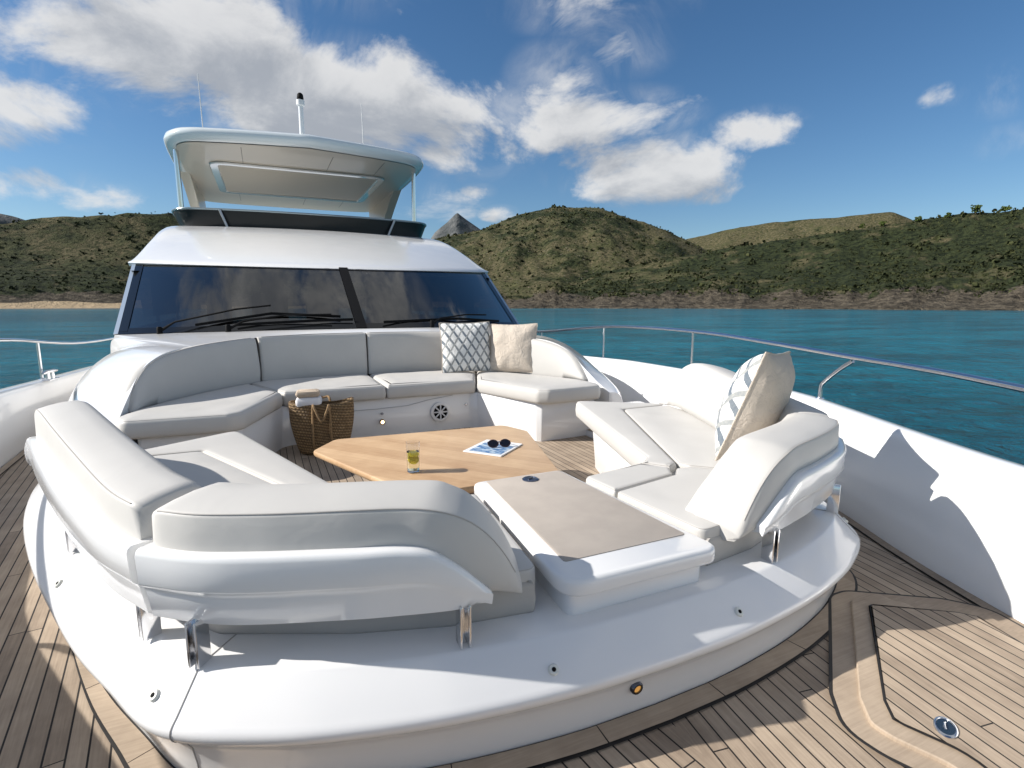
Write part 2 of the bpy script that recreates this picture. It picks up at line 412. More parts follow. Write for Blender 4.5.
# ------------------------------------------------------------------ decks
BASE = [(1.49, .80), (1.56, 1.0), (1.65, 1.24), (1.76, 1.5), (1.92, 1.82), (2.14, 2.3), (2.36, 2.85), (2.62, 3.8), (2.80, 4.8), (2.88, 5.8), (2.92, 7), (2.94, 9), (2.94, 14), (2.9, 20)]
BASE = [(.0, -1.35), (.5, -.95), (.95, -.3), (1.25, .25)]+BASE
def sheet_with_hole(name, outer, hole, z, m):
    bm = bmesh.new()
    loops = []
    for poly in ([outer] + ([hole] if hole else [])):
        vs = [bm.verts.new((p[0], p[1], z)) for p in poly]
        loops += [bm.edges.new((vs[i-1], vs[i])) for i in range(len(vs))]
    bmesh.ops.triangle_fill(bm, use_beauty=True, use_dissolve=False, edges=loops)
    for f in bm.faces:
        if f.normal.z < 0: f.normal_flip()
    me = bpy.data.meshes.new(name); bm.to_mesh(me); bm.free(); me.materials.append(m)
    o = bpy.data.objects.new(name, me); C.objects.link(o); return o
deck_out = mirror(BASE[::-1], -1)[:-1]+BASE
hole = [(-1.2, 1.75), (1.2, 1.75), (1.72, 3.0), (1.76, 4.7), (.95, 5.4), (-.95, 5.4), (-1.76, 4.7), (-1.72, 3.0)]
struct(sheet_with_hole('deck', deck_out, hole, 0, DECK))
struct(sheet_with_hole('cockpit_floor', offset(hole, -.12), None, -.06, FLOOR))
# step round the well
g = G(); g.loft([[(x, y, -.06) for x, y in hole], [(x, y, -.004) for x, y in hole]], True, False); struct(g.obj('cockpit_step', GELMATT, None, False))

# ------------------------------------------------------------------ plinth under the lounges
LIPH = [(0, 1.075), (.3, 1.085), (.64, 1.13), (.92, 1.20), (1.10, 1.27), (1.24, 1.345), (1.335, 1.435), (1.43, 1.60), (1.56, 1.83), (1.70, 2.13), (1.9, 2.6), (2.08, 3.12), (2.19, 3.6), (2.22, 3.95)]
lip = spline(LIPH, 5)
lip = [tuple(p) for p in lip]
full = mirror(lip[::-1], -1)[:-1]+lip
def open_offset(path, d):
    out = []
    for i in range(len(path)):
        a = Vector(path[min(i+1, len(path)-1)])-Vector(path[max(i-1, 0)]); n = Vector((-a.y, a.x)).normalized()
        out.append((path[i][0]+n.x*d, path[i][1]+n.y*d))
    return out
plinth = thing('seating_plinth', 'white moulded plinth with a sloping rim carrying the whole foredeck lounge', 'plinth')
prof = [(.075, .0), (.068, .06), (.058, .11), (.035, .15), (.014, .165), (.006, .174), (.001, .185), (0, .194), (.002, .202), (.007, .209), (.014, .2155), (.022, .222), (.096, .296), (.108, .302), (.25, .304), (.42, .304)]
rings = [[(x, y, z) for x, y in open_offset(full, d)] for d, z in prof]
g = G(); g.loft(rings, False, False); g.obj('rim', GEL, plinth, True, 60)
# moulding joint lines across the rim at the two corners
for s in (-1, 1):
    i = min(range(len(full)), key=lambda k: (full[k][0]-s*1.27)**2+(full[k][1]-1.37)**2)
    g = G(); g.tube([(rings[q][i][0], rings[q][i][1], rings[q][i][2]) for q in range(0, 16)], .0022, 5); g.obj('joint_line', simple('joint_grey', (.35, .34, .33), .6), plinth)
STUD = simple('stud_pale', (.68, .69, .64), .3)
# snap studs on the slope and the courtesy lamp
def near(x, y): return min(range(len(full)), key=lambda k: (full[k][0]-x)**2+(full[k][1]-y)**2)
for x, y in ((-.37, 1.1), (.33, 1.09), (-1.33, 1.43), (-1.73, 2.2), (1.33, 1.43)):
    i = near(x, y); a = Vector(rings[11][i]); b = Vector(rings[12][i]); tng = (Vector(full[min(i+1, len(full)-1)])-Vector(full[i-1])).to_3d().normalized()
    nrm = tng.cross(b-a).normalized(); nrm = -nrm if nrm.z < 0 else nrm
    c = a.lerp(b, .25); M = Matrix.Translation(c) @ nrm.to_track_quat('Z', 'Y').to_matrix().to_4x4()
    g = G(); g.lathe([(.0145, -.002), (.0145, .004), (.012, .0075), (.006, .0077), (.0055, .004)], n=18).xf(M); st = g.obj('snap_stud', STUD, plinth)
    g = G(); g.lathe([(.0058, .003), (.0058, .0088), (.003, .010)], n=14).xf(M); g.obj('snap_socket', BLACK, st)
i = near(-.03, 1.076); a = Vector(rings[1][i]); b = Vector(rings[3][i]); nrm = Vector((0, -1, -.12)).normalized(); c = Vector((-.085, a.y-.012, .098))
M = Matrix.Translation(c) @ nrm.to_track_quat('Z', 'Y').to_matrix().to_4x4()
g = G(); g.lathe([(.020, -.02), (.020, .004), (.017, .008), (.0125, .008), (.012, .003)], n=20).xf(M); lt = g.obj('courtesy_lamp', DARKMETAL, plinth)
ml, t, b = mat('lamp_glow'); b.inputs['Base Color'].default_value = (.6, .3, .08, 1); b.inputs['Emission Color'].default_value = (1, .5, .12, 1); b.inputs['Emission Strength'].default_value = .22
g = G(); g.lathe([(.0118, .002), (.0118, .0045)], n=16).xf(M); g.obj('lens', ml, lt)

# teak margin planks laid round the plinth's foot (thin sheets proud of the deck)
foot = open_offset(full, .072)
def strip(name, path, d0, d1, z, m, parent=None, cuts=0):
    A = open_offset(path, d0); B = open_offset(path, d1); g = G()
    if cuts:
        for i, p in enumerate(path):
            k = 1-max(0, min(1, (p[1]-1.55)/.75))*.75
            A[i] = (p[0]+(A[i][0]-p[0])*k, p[1]+(A[i][1]-p[1])*k)
    g.loft([[(x, y, z) for x, y in A], [(x, y, z) for x, y in B]], False, False); return g.obj(name, m, parent, False)
fr_ = [p for p in foot if True]
st = struct(strip('deck_margin_caulking', fr_, -.078, .02, .004, CAULK, None, 1))
seg = even([np.array(p) for p in fr_], 19*8+1)
for k in range(19):
    part = [tuple(p) for p in seg[k*8:k*8+9]]
    a, b_ = Vector(part[0]), Vector(part[1]); part[0] = tuple(a+(b_-a).normalized()*.003)
    o = strip('deck_margin_plank', part, -.069, -.004, .008, MARGIN, None, 1); struct(o)
st = struct(strip('deck_edge_caulking', [p for p in mirror(BASE[3:], 1)], -.0, .052, .0045, CAULK))
st = struct(strip('deck_edge_plank', [p for p in mirror(BASE[3:], 1)], -.0, .047, .0085, MARGIN))
st = struct(strip('deck_edge_caulking', [p for p in mirror(BASE[3:][::-1], -1)], -.0, .052, .0045, CAULK))
st = struct(strip('deck_edge_plank', [p for p in mirror(BASE[3:][::-1], -1)], -.0, .047, .0085, MARGIN))

# raised panel in the foredeck
hp = [(.62, .90), (1.12, 1.255), (1.17, 1.255), (1.44, 1.07), (1.50, .99), (1.44, .80), (1.1, .1), (.8, -.5), (.2, -.5), (.4, .2), (.60, .63), (.55, .76), (.545, .82)]
hp = [(x-.05, y) for x, y in hp]
hatch_out = fillet(hp, [.05, .03, .03, .1, .05, .2, .1, .1, .1, .1, .1, .1, .05], 5)
struct(sheet_with_hole('foredeck_margin_caulking', offset(hatch_out, -.079), None, .0092, CAULK))
struct(sheet_with_hole('foredeck_margin', offset(hatch_out, -.068), None, .0098, MARGIN))
g = G(); g.loft([[(x, y, .0101) for x, y in hatch_out], [(x, y, .019) for x, y in hatch_out], [(x, y, .022) for x, y in offset(hatch_out, .004)]], True, False); g.f.append(tuple(range(2*len(hatch_out), 3*len(hatch_out)))); struct(g.obj('raised_foredeck', MARGIN, None, True, 30))
struct(sheet_with_hole('foredeck_inner_caulking', offset(hatch_out, .060), None, .0282, CAULK))
struct(sheet_with_hole('foredeck_planking', offset(hatch_out, .068), None, .0300, DECK))
# flush deck fitting
f = thing('deck_filler', 'oval polished deck fitting set flush in the raised teak planking', 'deck fitting', (.655, .715, .0302), R(30))
g = G(); g.lathe([(.045, 0), (.045, .003), (.041, .0055), (.036, .0055), (.034, .003)], n=32); o = g.obj('flange', CHROME, f); o.scale = (1, .62, 1)
g = G(); g.lathe([(.0345, 0), (.0345, .0035), (.02, .0042)], n=28); o = g.obj('lid', simple('dark_blue_steel', (.03, .06, .10), .25, .6), f); o.scale = (1, .62, 1)
g = G(); g.tube([(-.016, 0, .005), (-.006, .003, .008), (.006, .003, .008), (.016, 0, .005)], .003, 8); g.obj('key_bar', CHROME, f)

# ------------------------------------------------------------------ bow lounges (two mirrored units)
def station_frames(path, s):
    """path rows (x, y, ...); returns inward unit vectors (towards the seat) per station"""
    fr = []
    for i in range(len(path)):
        a = path[min(i+1, len(path)-1)][:2]-path[max(i-1, 0)][:2]; n = np.array([-a[1], a[0]]); n /= np.linalg.norm(n); fr.append(n)
    return fr
def backrest(parent, path, s, flip):
    """path rows: x, y, top z of the outer crease, bottom z.  The inner face is the side of the seat"""
    P = even(path, 46); fr = station_frames(P, s); n = len(P); rings = []; crease = []
    for i, p in enumerate(P):
        nv = fr[i]*flip; zc, zb = p[2], p[3]; h = zc-zb
        pr = [(.012, zb), (.0, zb+.012), (-.004, zb+h*.5), (.0, zc-.008), (.004, zc), (.013, zc+.005), (.05, zc+.015), (.10, zc+.023), (.143, zc+.024), (.168, zc+.013), (.186, zc-.016), (.215, zc-.35*h), (.235, zb+.2*h), (.24, zb), (.2, zb-.012), (.06, zb-.012)]
        e = min(i, n-1-i)/(n-1)*16
        k = 1 if e >= 1 else math.sqrt(max(0, 1-(1-e)**2)); k = .93+.07*k
        cu, cz = .11, (zc+zb)/2
        sl = p[4] if len(p) > 4 else 0
        ring = []
        for u, z in pr:
            u = cu+(u-cu)*k; z = cz+(z-cz)*k
            tx = -np.array([fr[i][1], -fr[i][0]])*0
            q = p[:2]+nv*u+np.array([p[5], p[6]])*(u/.2)*sl if len(p) > 6 else p[:2]+nv*u
            ring.append((s*q[0], q[1], z))
        rings.append(ring); crease.append(Vector(ring[4])+Vector((0, 0, .001)))
    g = G(); g.loft(rings); o = g.obj('back_cushion', VINYL, parent, True, 80)
    sg = G(); sg.tube(crease[1:-1], .0019, 5); sg.obj('piping', STITCH, o)
    return o
def shell(parent, path, s, flip):
    """white moulding outside the cushion; rows x, y, top z, bottom z"""
    P = even(path, 44); fr = station_frames(P, s); rings = []
    for i, p in enumerate(P):
        nv = fr[i]*flip; zt, zb = p[2], p[3]; st = min(zb+.1, zb+(zt-zb)*.52)
        e = 1-i/(len(P)-1); fd = 1 if flip > 0 else smooth(e*1.8)
        pr = [(.05, zb+.004), (.012, zb), (-.012+.012*fd, zb+.008), (-.024+.012*fd, st-.02), (-.028+.013*fd, st-.006), (-.031+.007*fd, st+.002), (-.033+.003*fd, st+.012), (-.033, max(st+.014, zt-.016)), (-.03, zt-.006), (-.022, zt), (-.008, zt), (.05, zt-.004)]
        rings.append([(s*(p[0]+nv[0]*u), p[1]+nv[1]*u, z) for u, z in pr])
    g = G(); g.loft(rings); return g.obj('outer_shell', GEL, parent, True, 50)
def post(parent, x, y, s, ang, z0=.302, z1=.402):
    g = G()
    for d in (-1, 1):
        g.add(*slab(x+d*.012*math.cos(ang), y+d*.012*math.sin(ang), .007, .046, z0, z1+.02, ang))
    g.add(*slab(x-.008*math.sin(ang), y+.008*math.cos(ang), .024, .012, z0, z1+.02, ang))
    g.v = [(s*a, b, c) for a, b, c in g.v]
    return g.obj('support_post', CHROME, parent, True, 30)
def slab(x, y, wx, wy, z0, z1, ang):
    g = G(); g.box((x, y, (z0+z1)/2), (wx, wy, z1-z0), ang, .0025); return g.v, g.f

def lounge(s, label):
    L = thing('bow_lounge', label, 'lounge seat', (0, 0, 0), 0, 'lounge units facing each other across the foredeck table')
    # front backrest, from the corner to the console, its end rolling down to the seat
    fp = [(1.292, 1.53, .692, .45), (1.19, 1.45, .692, .45), (1.06, 1.39, .692, .45), (.95, 1.35, .692, .45), (.84, 1.315, .692, .45), (.72, 1.285, .688, .45), (.64, 1.262, .678, .448), (.56, 1.252, .645, .442), (.50, 1.25, .595, .43), (.45, 1.25, .53, .415), (.415, 1.25, .465, .40), (.395, 1.25, .42, .39)]
    fp = [(p[0]+(.03*(1-smooth((p[0]-.4)/.45)) if s > 0 else 0), *p[1:], 1.0, -.06, 0) for p in fp]
    o = backrest(L, spline(fp, 6), s, -1); o.name = 'front_back_cushion'
    sp = [(1.304, 1.537, .602, .402), (1.18, 1.443, .602, .402), (1.06, 1.383, .602, .402), (.84, 1.308, .600, .402), (.72, 1.278, .596, .402), (.65, 1.262, .58, .402), (.58, 1.25, .53, .402), (.53, 1.248, .48, .409), (.497, 1.247, .448, .415)]
    shell(L, spline(sp, 6), s, -1)
    # side backrest, its aft end an arch falling to the seat
    bp = [(1.325, 1.573, .690, .45), (1.43, 1.76, .695, .45), (1.60, 2.15, .715, .45), (1.74, 2.47, .742, .45), (1.86, 2.76, .758, .45), (1.925, 2.93, .742, .45), (1.97, 3.06, .685, .44), (2.0, 3.16, .60, .43), (2.02, 3.24, .50, .42), (2.03, 3.29, .44, .41)]
    bp = [(*p, 0, 0, 0) for p in bp]
    backrest(L, spline(bp, 6), s, 1)
    sp = [(1.318, 1.556, .602, .402), (1.45, 1.77, .604, .402), (1.63, 2.16, .615, .402), (1.80, 2.58, .635, .402), (1.89, 2.82, .64, .402), (1.95, 2.98, .615, .404), (2.0, 3.1, .55, .408), (2.03, 3.2, .47, .412), (2.04, 3.25, .43, .414)]
    shell(L, spline(sp, 6), s, 1)
    for x, y, a in ((1.335, 1.64, R(62)), (1.20, 1.452, R(33)), (.57, 1.247, R(3)), (1.68, 2.36, R(67))): post(L, x, y, s, a)
    # base below the cushions: vinyl skirt outside, moulded panel inside
    out_ = [(.318, 1.285), (.58, 1.32), (.84, 1.40), (1.17, 1.55), (1.30, 1.70), (1.50, 2.15), (1.68, 2.6), (1.84, 3.05), (1.80, 3.22)]
    inn = [(1.27, 3.52), (.80, 2.25), (.68, 2.12), (.34, 1.98)]
    poly = out_+inn
    pb = offset(fillet(mirror(poly, s), [.02, 0, 0, .06, .06, 0, 0, .05, .05, .06, .05, .05, .03], 5), .012)
    g = G(); g.loft(cushion_rings(pb, .3, .40, .02, 0)); g.obj('seat_base', VINYL2, L, True, 70)
    pin = [(.32, 1.45), (1.0, 1.62), (1.2, 1.8), (1.70, 3.1), (1.68, 3.18), (1.255, 3.46), (.80, 2.19), (.66, 2.075), (.32, 1.94)]
    pi_ = fillet(mirror(pin, s), [.01, .05, .05, .04, .04, .05, .05, .05, .02], 5)
    g = G(); g.loft([[(x, y, -.06) for x, y in offset(pi_, .03)], [(x, y, -.02) for x, y in offset(pi_, .028)], [(x, y, .30) for x, y in pi_], [(x, y, .315) for x, y in offset(pi_, .01)]]); g.obj('seat_moulding', GEL, L, True, 50)
    # seat: border rolls and inset pads
    border = [(1.19, 3.60), (1.70, 3.26), (1.74, 3.17), (1.335, 3.16), (.775, 1.96), (.70, 1.92), (.62, 2.03), (.70, 2.10)]
    border = fillet(mirror(border, s), [.06, .04, .03, .03, .012, .006, .006, .05], 6)
    cushion('side_roll', border, .318, .440, .026, VINYL, L, .004)
    pad = [(1.345, 3.155), (1.745, 3.155), (1.68, 2.72), (1.52, 2.35), (1.27, 1.78), (1.10, 1.62), (.80, 1.90), (.785, 1.955)]
    pad = fillet(mirror(pad, s), [.04, .03, .05, 0, .05, .05, .05, .02], 6)
    cushion('side_pad', pad, .34, .437, .012, VINYL, L, .008)
    fb = [(.615, 2.035), (.695, 1.915), (.645, 1.835), (.272, 1.76), (.256, 1.97)]
    cushion('front_roll', fillet(mirror(fb, s), [.008, .006, .008, .012, .03], 6), .318, .437, .02, VINYL, L, .003)
    fpad = [(.275, 1.752), (.65, 1.828), (.72, 1.90), (.79, 1.885), (1.085, 1.61), (1.02, 1.49), (.82, 1.41), (.58, 1.34), (.315, 1.31)]
    cushion('front_pad', fillet(mirror(fpad, s), [.02, .02, .02, .02, .04, .06, .02, .02, .04], 6), .34, .434, .012, VINYL, L, .006)
    # catch on the aft corner of the moulding
    g = G(); g.lathe([(.018, 0), (.018, .006), (.012, .008), (.011, .004)], n=20)
    g.xf(Matrix.Translation((s*1.222, 3.37, .27)) @ Vector((-s*.94, .34, 0)).to_track_quat('Z', 'Y').to_matrix().to_4x4()); g.obj('catch', DARKMETAL, L)
    return L
lounge(-1, 'L-shaped cream lounge whose back shells face the viewer, left of the beige-topped console')
lounge(1, 'L-shaped cream lounge holding the lone patterned cushion, beside the blue water rail')

# ------------------------------------------------------------------ console between the lounges
con = thing('step_console', 'low white console with a beige non-slip top between the two bow lounges', 'console')
cp = fillet([(-.29, 1.20), (.29, 1.20), (.22, 2.12), (-.22, 2.12)], [.09, .05, .04, .04], 8)
g = G(); g.loft([[(x, y, .372) for x, y in offset(cp, .012)], [(x, y, .378) for x, y in offset(cp, .003)], [(x, y, .386) for x, y in cp], [(x, y, .414) for x, y in cp], [(x, y, .424) for x, y in offset(cp, .004)], [(x, y, .43) for x, y in offset(cp, .014)]]); g.obj('top', GEL, con, True, 50)
bp_ = offset(fillet([(-.27, 1.225), (.27, 1.225), (.21, 2.10), (-.21, 2.10)], .05, 5), .012)
g = G(); g.loft([[(x, y, -.058) for x, y in offset(bp_, .0)], [(x, y, .25) for x, y in bp_], [(x, y, .374) for x, y in bp_]]); g.obj('body', GEL, con, True, 40)
pd = fillet([(-.225, 1.315), (.245, 1.315), (.20, 2.095), (-.165, 2.095)], .012, 3)
g = G(); g.loft([[(x, y, .4295) for x, y in pd], [(x, y, .4325) for x, y in pd], [(x, y, .4335) for x, y in offset(pd, .002)]]); g.obj('nonslip_pad', NONSKID, con, True, 40)
g = G(); g.lathe([(.036, 0), (.036, .003), (.032, .006), (.026, .006), (.024, .0035)], (.02, 2.035, .4337), 28); lk = g.obj('flush_latch', simple('latch_blue_chrome', (.16, .19, .26), .18, .9), con)
g = G(); g.lathe([(.0235, 0), (.0235, .003), (.012, .004)], (.02, 2.035, .4345), 24); g.box((.02, 2.035, .4395), (.03, .012, .004), .4, .0015); g.obj('latch_handle', DARKMETAL, lk)

# ------------------------------------------------------------------ aft sofa against the coachroof
X0 = 0.0
sofa = thing('aft_sofa', 'curved cream sofa of three-sided form under the dark windscreen', 'sofa')
bl = [(0, 5.06), (.84, 5.05), (.90, 5.0), (1.19, 4.28), (1.24, 4.235), (1.83, 4.27), (1.90, 4.6), (1.2, 6.0), (0, 6.1)]
bpoly = fillet([p for p in bl[:-1]]+[(1.2, 6.1)]+[(-1.2, 6.1)]+mirror(bl[1:-1][::-1], -1), .04, 5)
g = G(); g.loft([[(x, y, -.062) for x, y in offset(bpoly, .03)], [(x, y, -.0) for x, y in offset(bpoly, .026)], [(x, y, .30) for x, y in bpoly], [(x, y, .31) for x, y in offset(bpoly, .01)]]); base_o = g.obj('seat_moulding', GEL, sofa, True, 50)
def sc_(name, poly, rad): return cushion(name, fillet(poly, rad, 6), .305, .442, .042, VINYL, sofa, .01)
for s in (-1, 1):
    sc_('seat_cushion', mirror([(.006, 5.0), (.885, 5.0), (1.16, 5.72), (1.0, 5.86), (.006, 5.93)], s), [.025, .03, .03, .03, .02])
    wing = [(.90, 4.985), (1.17, 4.20), (1.26, 4.14), (1.86-.03*s, 4.18), (1.925-.035*s, 4.32), (1.875-.015*s, 4.62), (1.72, 4.95), (1.46, 5.36), (1.17, 5.71)]
    sc_('seat_cushion', mirror(wing, s), [.03, .08, .08, .07, .05, 0, 0, 0, .03])
def sofa_back(path):
    P = even(path, 40); fr = station_frames(P, 1); rings = []; cr = []
    n = len(P)
    for i, p in enumerate(P):
        nv = -fr[i]; zt = p[2]; zb = .43; h = zt-zb
        pr = [(0, zb), (-.012, zb+h*.25), (.0, zb+h*.55), (.018, zb+h*.85), (.03, zt-.018), (.05, zt-.003), (.08, zt), (.12, zt-.006), (.145, zt-.03), (.15, zb+h*.4), (.13, zb)]
        e = min(i, n-1-i)/(n-1)*9; k = 1 if e >= 1 else math.sqrt(max(0, 1-(1-e)**2)); k = .88+.12*k
        rings.append([(p[0]-nv[0]*(.07+(u-.07)*k), p[1]-nv[1]*(.07+(u-.07)*k), zb+(z-zb)*(.94+.06*k)) for u, z in pr]); cr.append(Vector(rings[-1][5])+Vector((0, 0, .001)))
    g = G(); g.loft(rings); o = g.obj('back_cushion', VINYL, sofa, True, 80)
    sg = G(); sg.tube(cr[1:-1], .0022, 5); sg.obj('piping', STITCH, o)
for s in (-1, 1):
    q = spline([(.008, 5.95, .885), (.55, 5.93, .882), (1.05, 5.80, .872)], 12); sofa_back([(s*a, b, c) for a, b, c in (q if s < 0 else q)][:: (1 if s > 0 else -1)])
    q = spline([(1.065, 5.79, .87), (1.30, 5.56, .855), (1.50, 5.30, .835), (1.66, 5.05, .80), (1.77, 4.86, .74), (1.825, 4.72, .65), (1.86, 4.61, .54), (1.875, 4.55, .465)], 8); sofa_back([(s*a, b, c) for a, b, c in q][:: (1 if s > 0 else -1)])
# fittings on the front of the base: speaker, small lamp, socket, latch line
def on_front(x, z, prof, m, name, parent=sofa, n=24):
    g = G(); g.lathe(prof, n=n).xf(Matrix.Translation((x, 5.045, z)) @ Matrix.Rotation(R(90), 4, 'X')); return g.obj(name, m, parent)
spk = on_front(.53, .135, [(.098, -.01), (.098, .006), (.09, .012), (.074, .012), (.070, .006)], GELMATT, 'speaker')
on_front(.53, .135, [(.069, 0), (.069, .0085), (.03, .009)], BLACK, 'speaker_cone', spk)
g = G()
for k in range(8):
    a = 2*math.pi*k/8; g.add(*slab(.045*math.cos(a), .045*math.sin(a), .05, .014, .009, .014, a))
g.lathe([(.02, .004), (.02, .015), (.01, .016)], n=16); g.xf(Matrix.Translation((.53, 5.045, .135)) @ Matrix.Rotation(R(90), 4, 'X')); g.obj('speaker_grille', simple('speaker_white', (.6, .61, .63), .4), spk)
lw = on_front(-.04, .085, [(.026, -.01), (.026, .005), (.022, .008), (.016, .006)], BRASS, 'courtesy_lamp')
mw, t, b = mat('lamp_lit'); b.inputs['Base Color'].default_value = (.9, .8, .6, 1); b.inputs['Emission Color'].default_value = (1, .8, .45, 1); b.inputs['Emission Strength'].default_value = 3
on_front(-.04, .085, [(.016, .0), (.016, .0075)], mw, 'lens', lw)
on_front(-.04, .165, [(.013, -.01), (.013, .004), (.006, .006)], simple('grey_button', (.3, .3, .32), .5), 'button')
on_front(.80, .19, [(.01, -.01), (.01, .004), (.006, .006)], CHROME, 'button')
g = G(); g.tube([(-.5, 5.052, .215), (-.1, 5.052, .212), (.2, 5.052, .222), (.42, 5.052, .265), (.66, 5.052, .292)], .003, 6); g.obj('locker_seam', simple('seam_grey', (.42, .43, .45), .6), sofa)

# ------------------------------------------------------------------ cabin: fairing, windscreen, brow, roof
cab = thing('yacht_cabin', 'white yacht deckhouse with wide dark raked windscreen behind the aft sofa', 'deckhouse')
WH = 2.56
def wbase(a): return (WH*a, 6.25+1.23*a*a, .915-.075*a*a)
def wtop(a): return (WH*a, 7.60+1.33*a*a, 1.66+.09*a*a)
# fairing: from the sofa back over a rounded shoulder down to the side deck
inner = [(0, 6.06, .872), (.55, 6.04, .87), (1.08, 5.90, .86), (1.34, 5.65, .845), (1.55, 5.37, .825), (1.71, 5.11, .79), (1.82, 4.90, .72), (1.88, 4.75, .63), (1.91, 4.62, .54), (1.93, 4.48, .47), (1.94, 4.34, .41), (1.94, 4.2, .36)]
foot_ = [(.0, 6.24, .91), (.62, 6.32, .90), (1.25, 6.53, .885), (2.45, 7.6, .1), (2.44, 6.9, .0), (2.42, 6.3, .0), (2.38, 5.7, .0), (2.34, 5.25, .0), (2.30, 4.95, .0), (2.24, 4.65, .0), (2.17, 4.40, .0), (2.08, 4.24, .0)]
def fairing():
    I = even_n(spline(inner, 8), 80)
    rings = []
    # outer guide: along windscreen base until its corner, then the rounded foot of the side
    top_path = [np.array(wbase(a)) for a in np.linspace(0, 1.0, 30)]
    side = spline([(2.60, 7.50, .0), (2.62, 6.9, .0), (2.60, 6.2, .0), (2.56, 5.6, .0), (2.48, 5.1, .0), (2.37, 4.68, .0), (2.25, 4.40, .0), (2.11, 4.19, .0)], 8)
    v = []; 
    # zone A: between sofa back and windscreen base
    A_in = even_n(spline([inner[k] for k in range(0, 5)], 8), 30)
    gz = G()
    ringsA = []
    for i in range(30):
        p, q = A_in[i], top_path[i]; row = []
        for tt in np.linspace(0, 1, 9):
            w = p*(1-tt)+q*tt; w[2] = p[2]+(q[2]-p[2])*tt+.012*math.sin(math.pi*tt); row.append(tuple(w))
        ringsA.append(row)
    gz.loft(ringsA, False, False)
    # zone B: wing shoulder, from the inner path out and down to the foot
    B_in = even_n(spline([inner[k] for k in range(4, len(inner))], 8), 44); B_out = even_n(side, 44)
    ringsB = []
    for i in range(44):
        p, q = B_in[i], B_out[i]; row = []; u = i/43
        ztop = p[2] + .03*math.sin(math.pi*min(1, u*1.2))
        if i == 0: ztop = p[2]
        for k in range(17):
            th = k/16*math.pi/2
            e = 3.3+40*max(0, 1-u*14)**3
            cx, cz = math.sin(th)**(2/e), math.cos(th)**(2/e)
            w = p*(1-cx)+q*cx
            w[2] = q[2]+(ztop-q[2])*cz
            if i == 0 and k < 16:
                cn = top_path[29]; f_ = k/15; w = p*(1-f_)+cn*f_; w[2] += .012*math.sin(math.pi*f_)
            row.append(tuple(w))
        row[0] = (p[0], p[1], ztop); row = [(p[0], p[1], -.062)]+row
        ringsB.append(row)
    gz.loft(ringsB, False, False); gz.add(ringsB[-1], [tuple(range(len(ringsB[-1])))])
    vv = [(-x, y, z) for x, y, z in gz.v]; gz.add(vv, [tuple(f) for f in gz.f])
    return gz.obj('fairing', GEL, cab, True, 60)
def even_n(pts, n):
    P = np.array(pts, float); s = np.r_[0, np.cumsum(np.linalg.norm(np.diff(P, axis=0), axis=1))]; q = np.linspace(0, s[-1], n)
    return [np.array([np.interp(x, s, P[:, k]) for k in range(P.shape[1])]) for x in q]
fairing()
# glass panes and their frames
def pane(a0, a1, name, m, off=0, t0=0., t1=1., n=20):
    rows = []
    for i in range(n+1):
        a = a0+(a1-a0)*i/n; b_, t_ = np.array(wbase(a)), np.array(wtop(a)); nr = np.array([0, -.49, .87])*off
        rows.append([tuple(b_*(1-tt)+t_*tt+nr) for tt in np.linspace(t0, t1, 9)])
    g = G(); g.loft(rows, False, False); return g
for a0, a1 in ((-.985, -.012), (.012, .985)): pane(a0, a1, 'windscreen_pane', TINT).obj('windscreen_pane', TINT, cab)
def frame_strip(a0, a1, t0, t1, m, name, off=.006):
    g = pane(a0, a1, name, m, off, t0, t1, 24); g2 = pane(a0, a1, name, m, -.03, t0, t1, 24)
    return g.add(g2.v, g2.f).obj(name, m, cab, True, 30)
frame_strip(-.022, .022, 0, 1.0, BLACK, 'mullion', .012)
frame_strip(-.985, .985, .955, 1.0, BLACKGLOSS, 'glass_border'); frame_strip(-.985, .985, 0, .07, BLACKGLOSS, 'glass_border')
for s in (-1, 1):
    frame_strip(s*.945, s*.985, .03, .99, BLACKGLOSS, 'glass_border', .008)
    rows = []
    for tt in np.linspace(0, 1, 12):
        b_, t_ = np.array(wbase(s*.985)), np.array(wtop(s*.985)); p = b_*(1-tt)+t_*tt
        rows.append([(p[0], p[1], p[2]+.012), (p[0]+s*.05, p[1]+.03, p[2]+.006), (p[0]+s*.055, p[1]+.25, p[2]-.05), (p[0], p[1]+.25, p[2]-.05)])
    g = G(); g.loft(rows); g.obj('windscreen_pillar', GREYFRAME, cab, True, 40)
# brow and roof
def brow():
    rows = []
    for i in range(25):
        tt = i/24; row = []
        zc = 1.66+.93*(1-(1-tt)**1.55); yc = 7.58+(11.75-7.58)*tt; hw = WH+.06-.02*tt; cv = 1.33*(1-tt)+.25*tt
        for k in range(61):
            a = math.sin((-1+k/30)*math.pi/2)
            side = abs(a)**44
            z = zc+.09*a*a*(1-tt)-side*(.42*min(1, tt*2.2)) + .03*(1-a*a)*tt
            row.append((hw*a, yc+cv*a*a+ (.0), z))
        rows.append(row)
    # return edge under the brow
    first = [(x, y+.05, z-.05) for x, y, z in rows[0]]
    lip_ = [(x, y-.012, z-.012) for x, y, z in rows[0]]
    rows = [first, lip_]+rows
    for dy in (2, 5, 9): rows.append([(x, y+dy, z+.01*dy) for x, y, z in rows[26]])
    g = G(); g.loft(rows, False, False); return g.obj('roof', GEL, cab, True, 55)
brow()
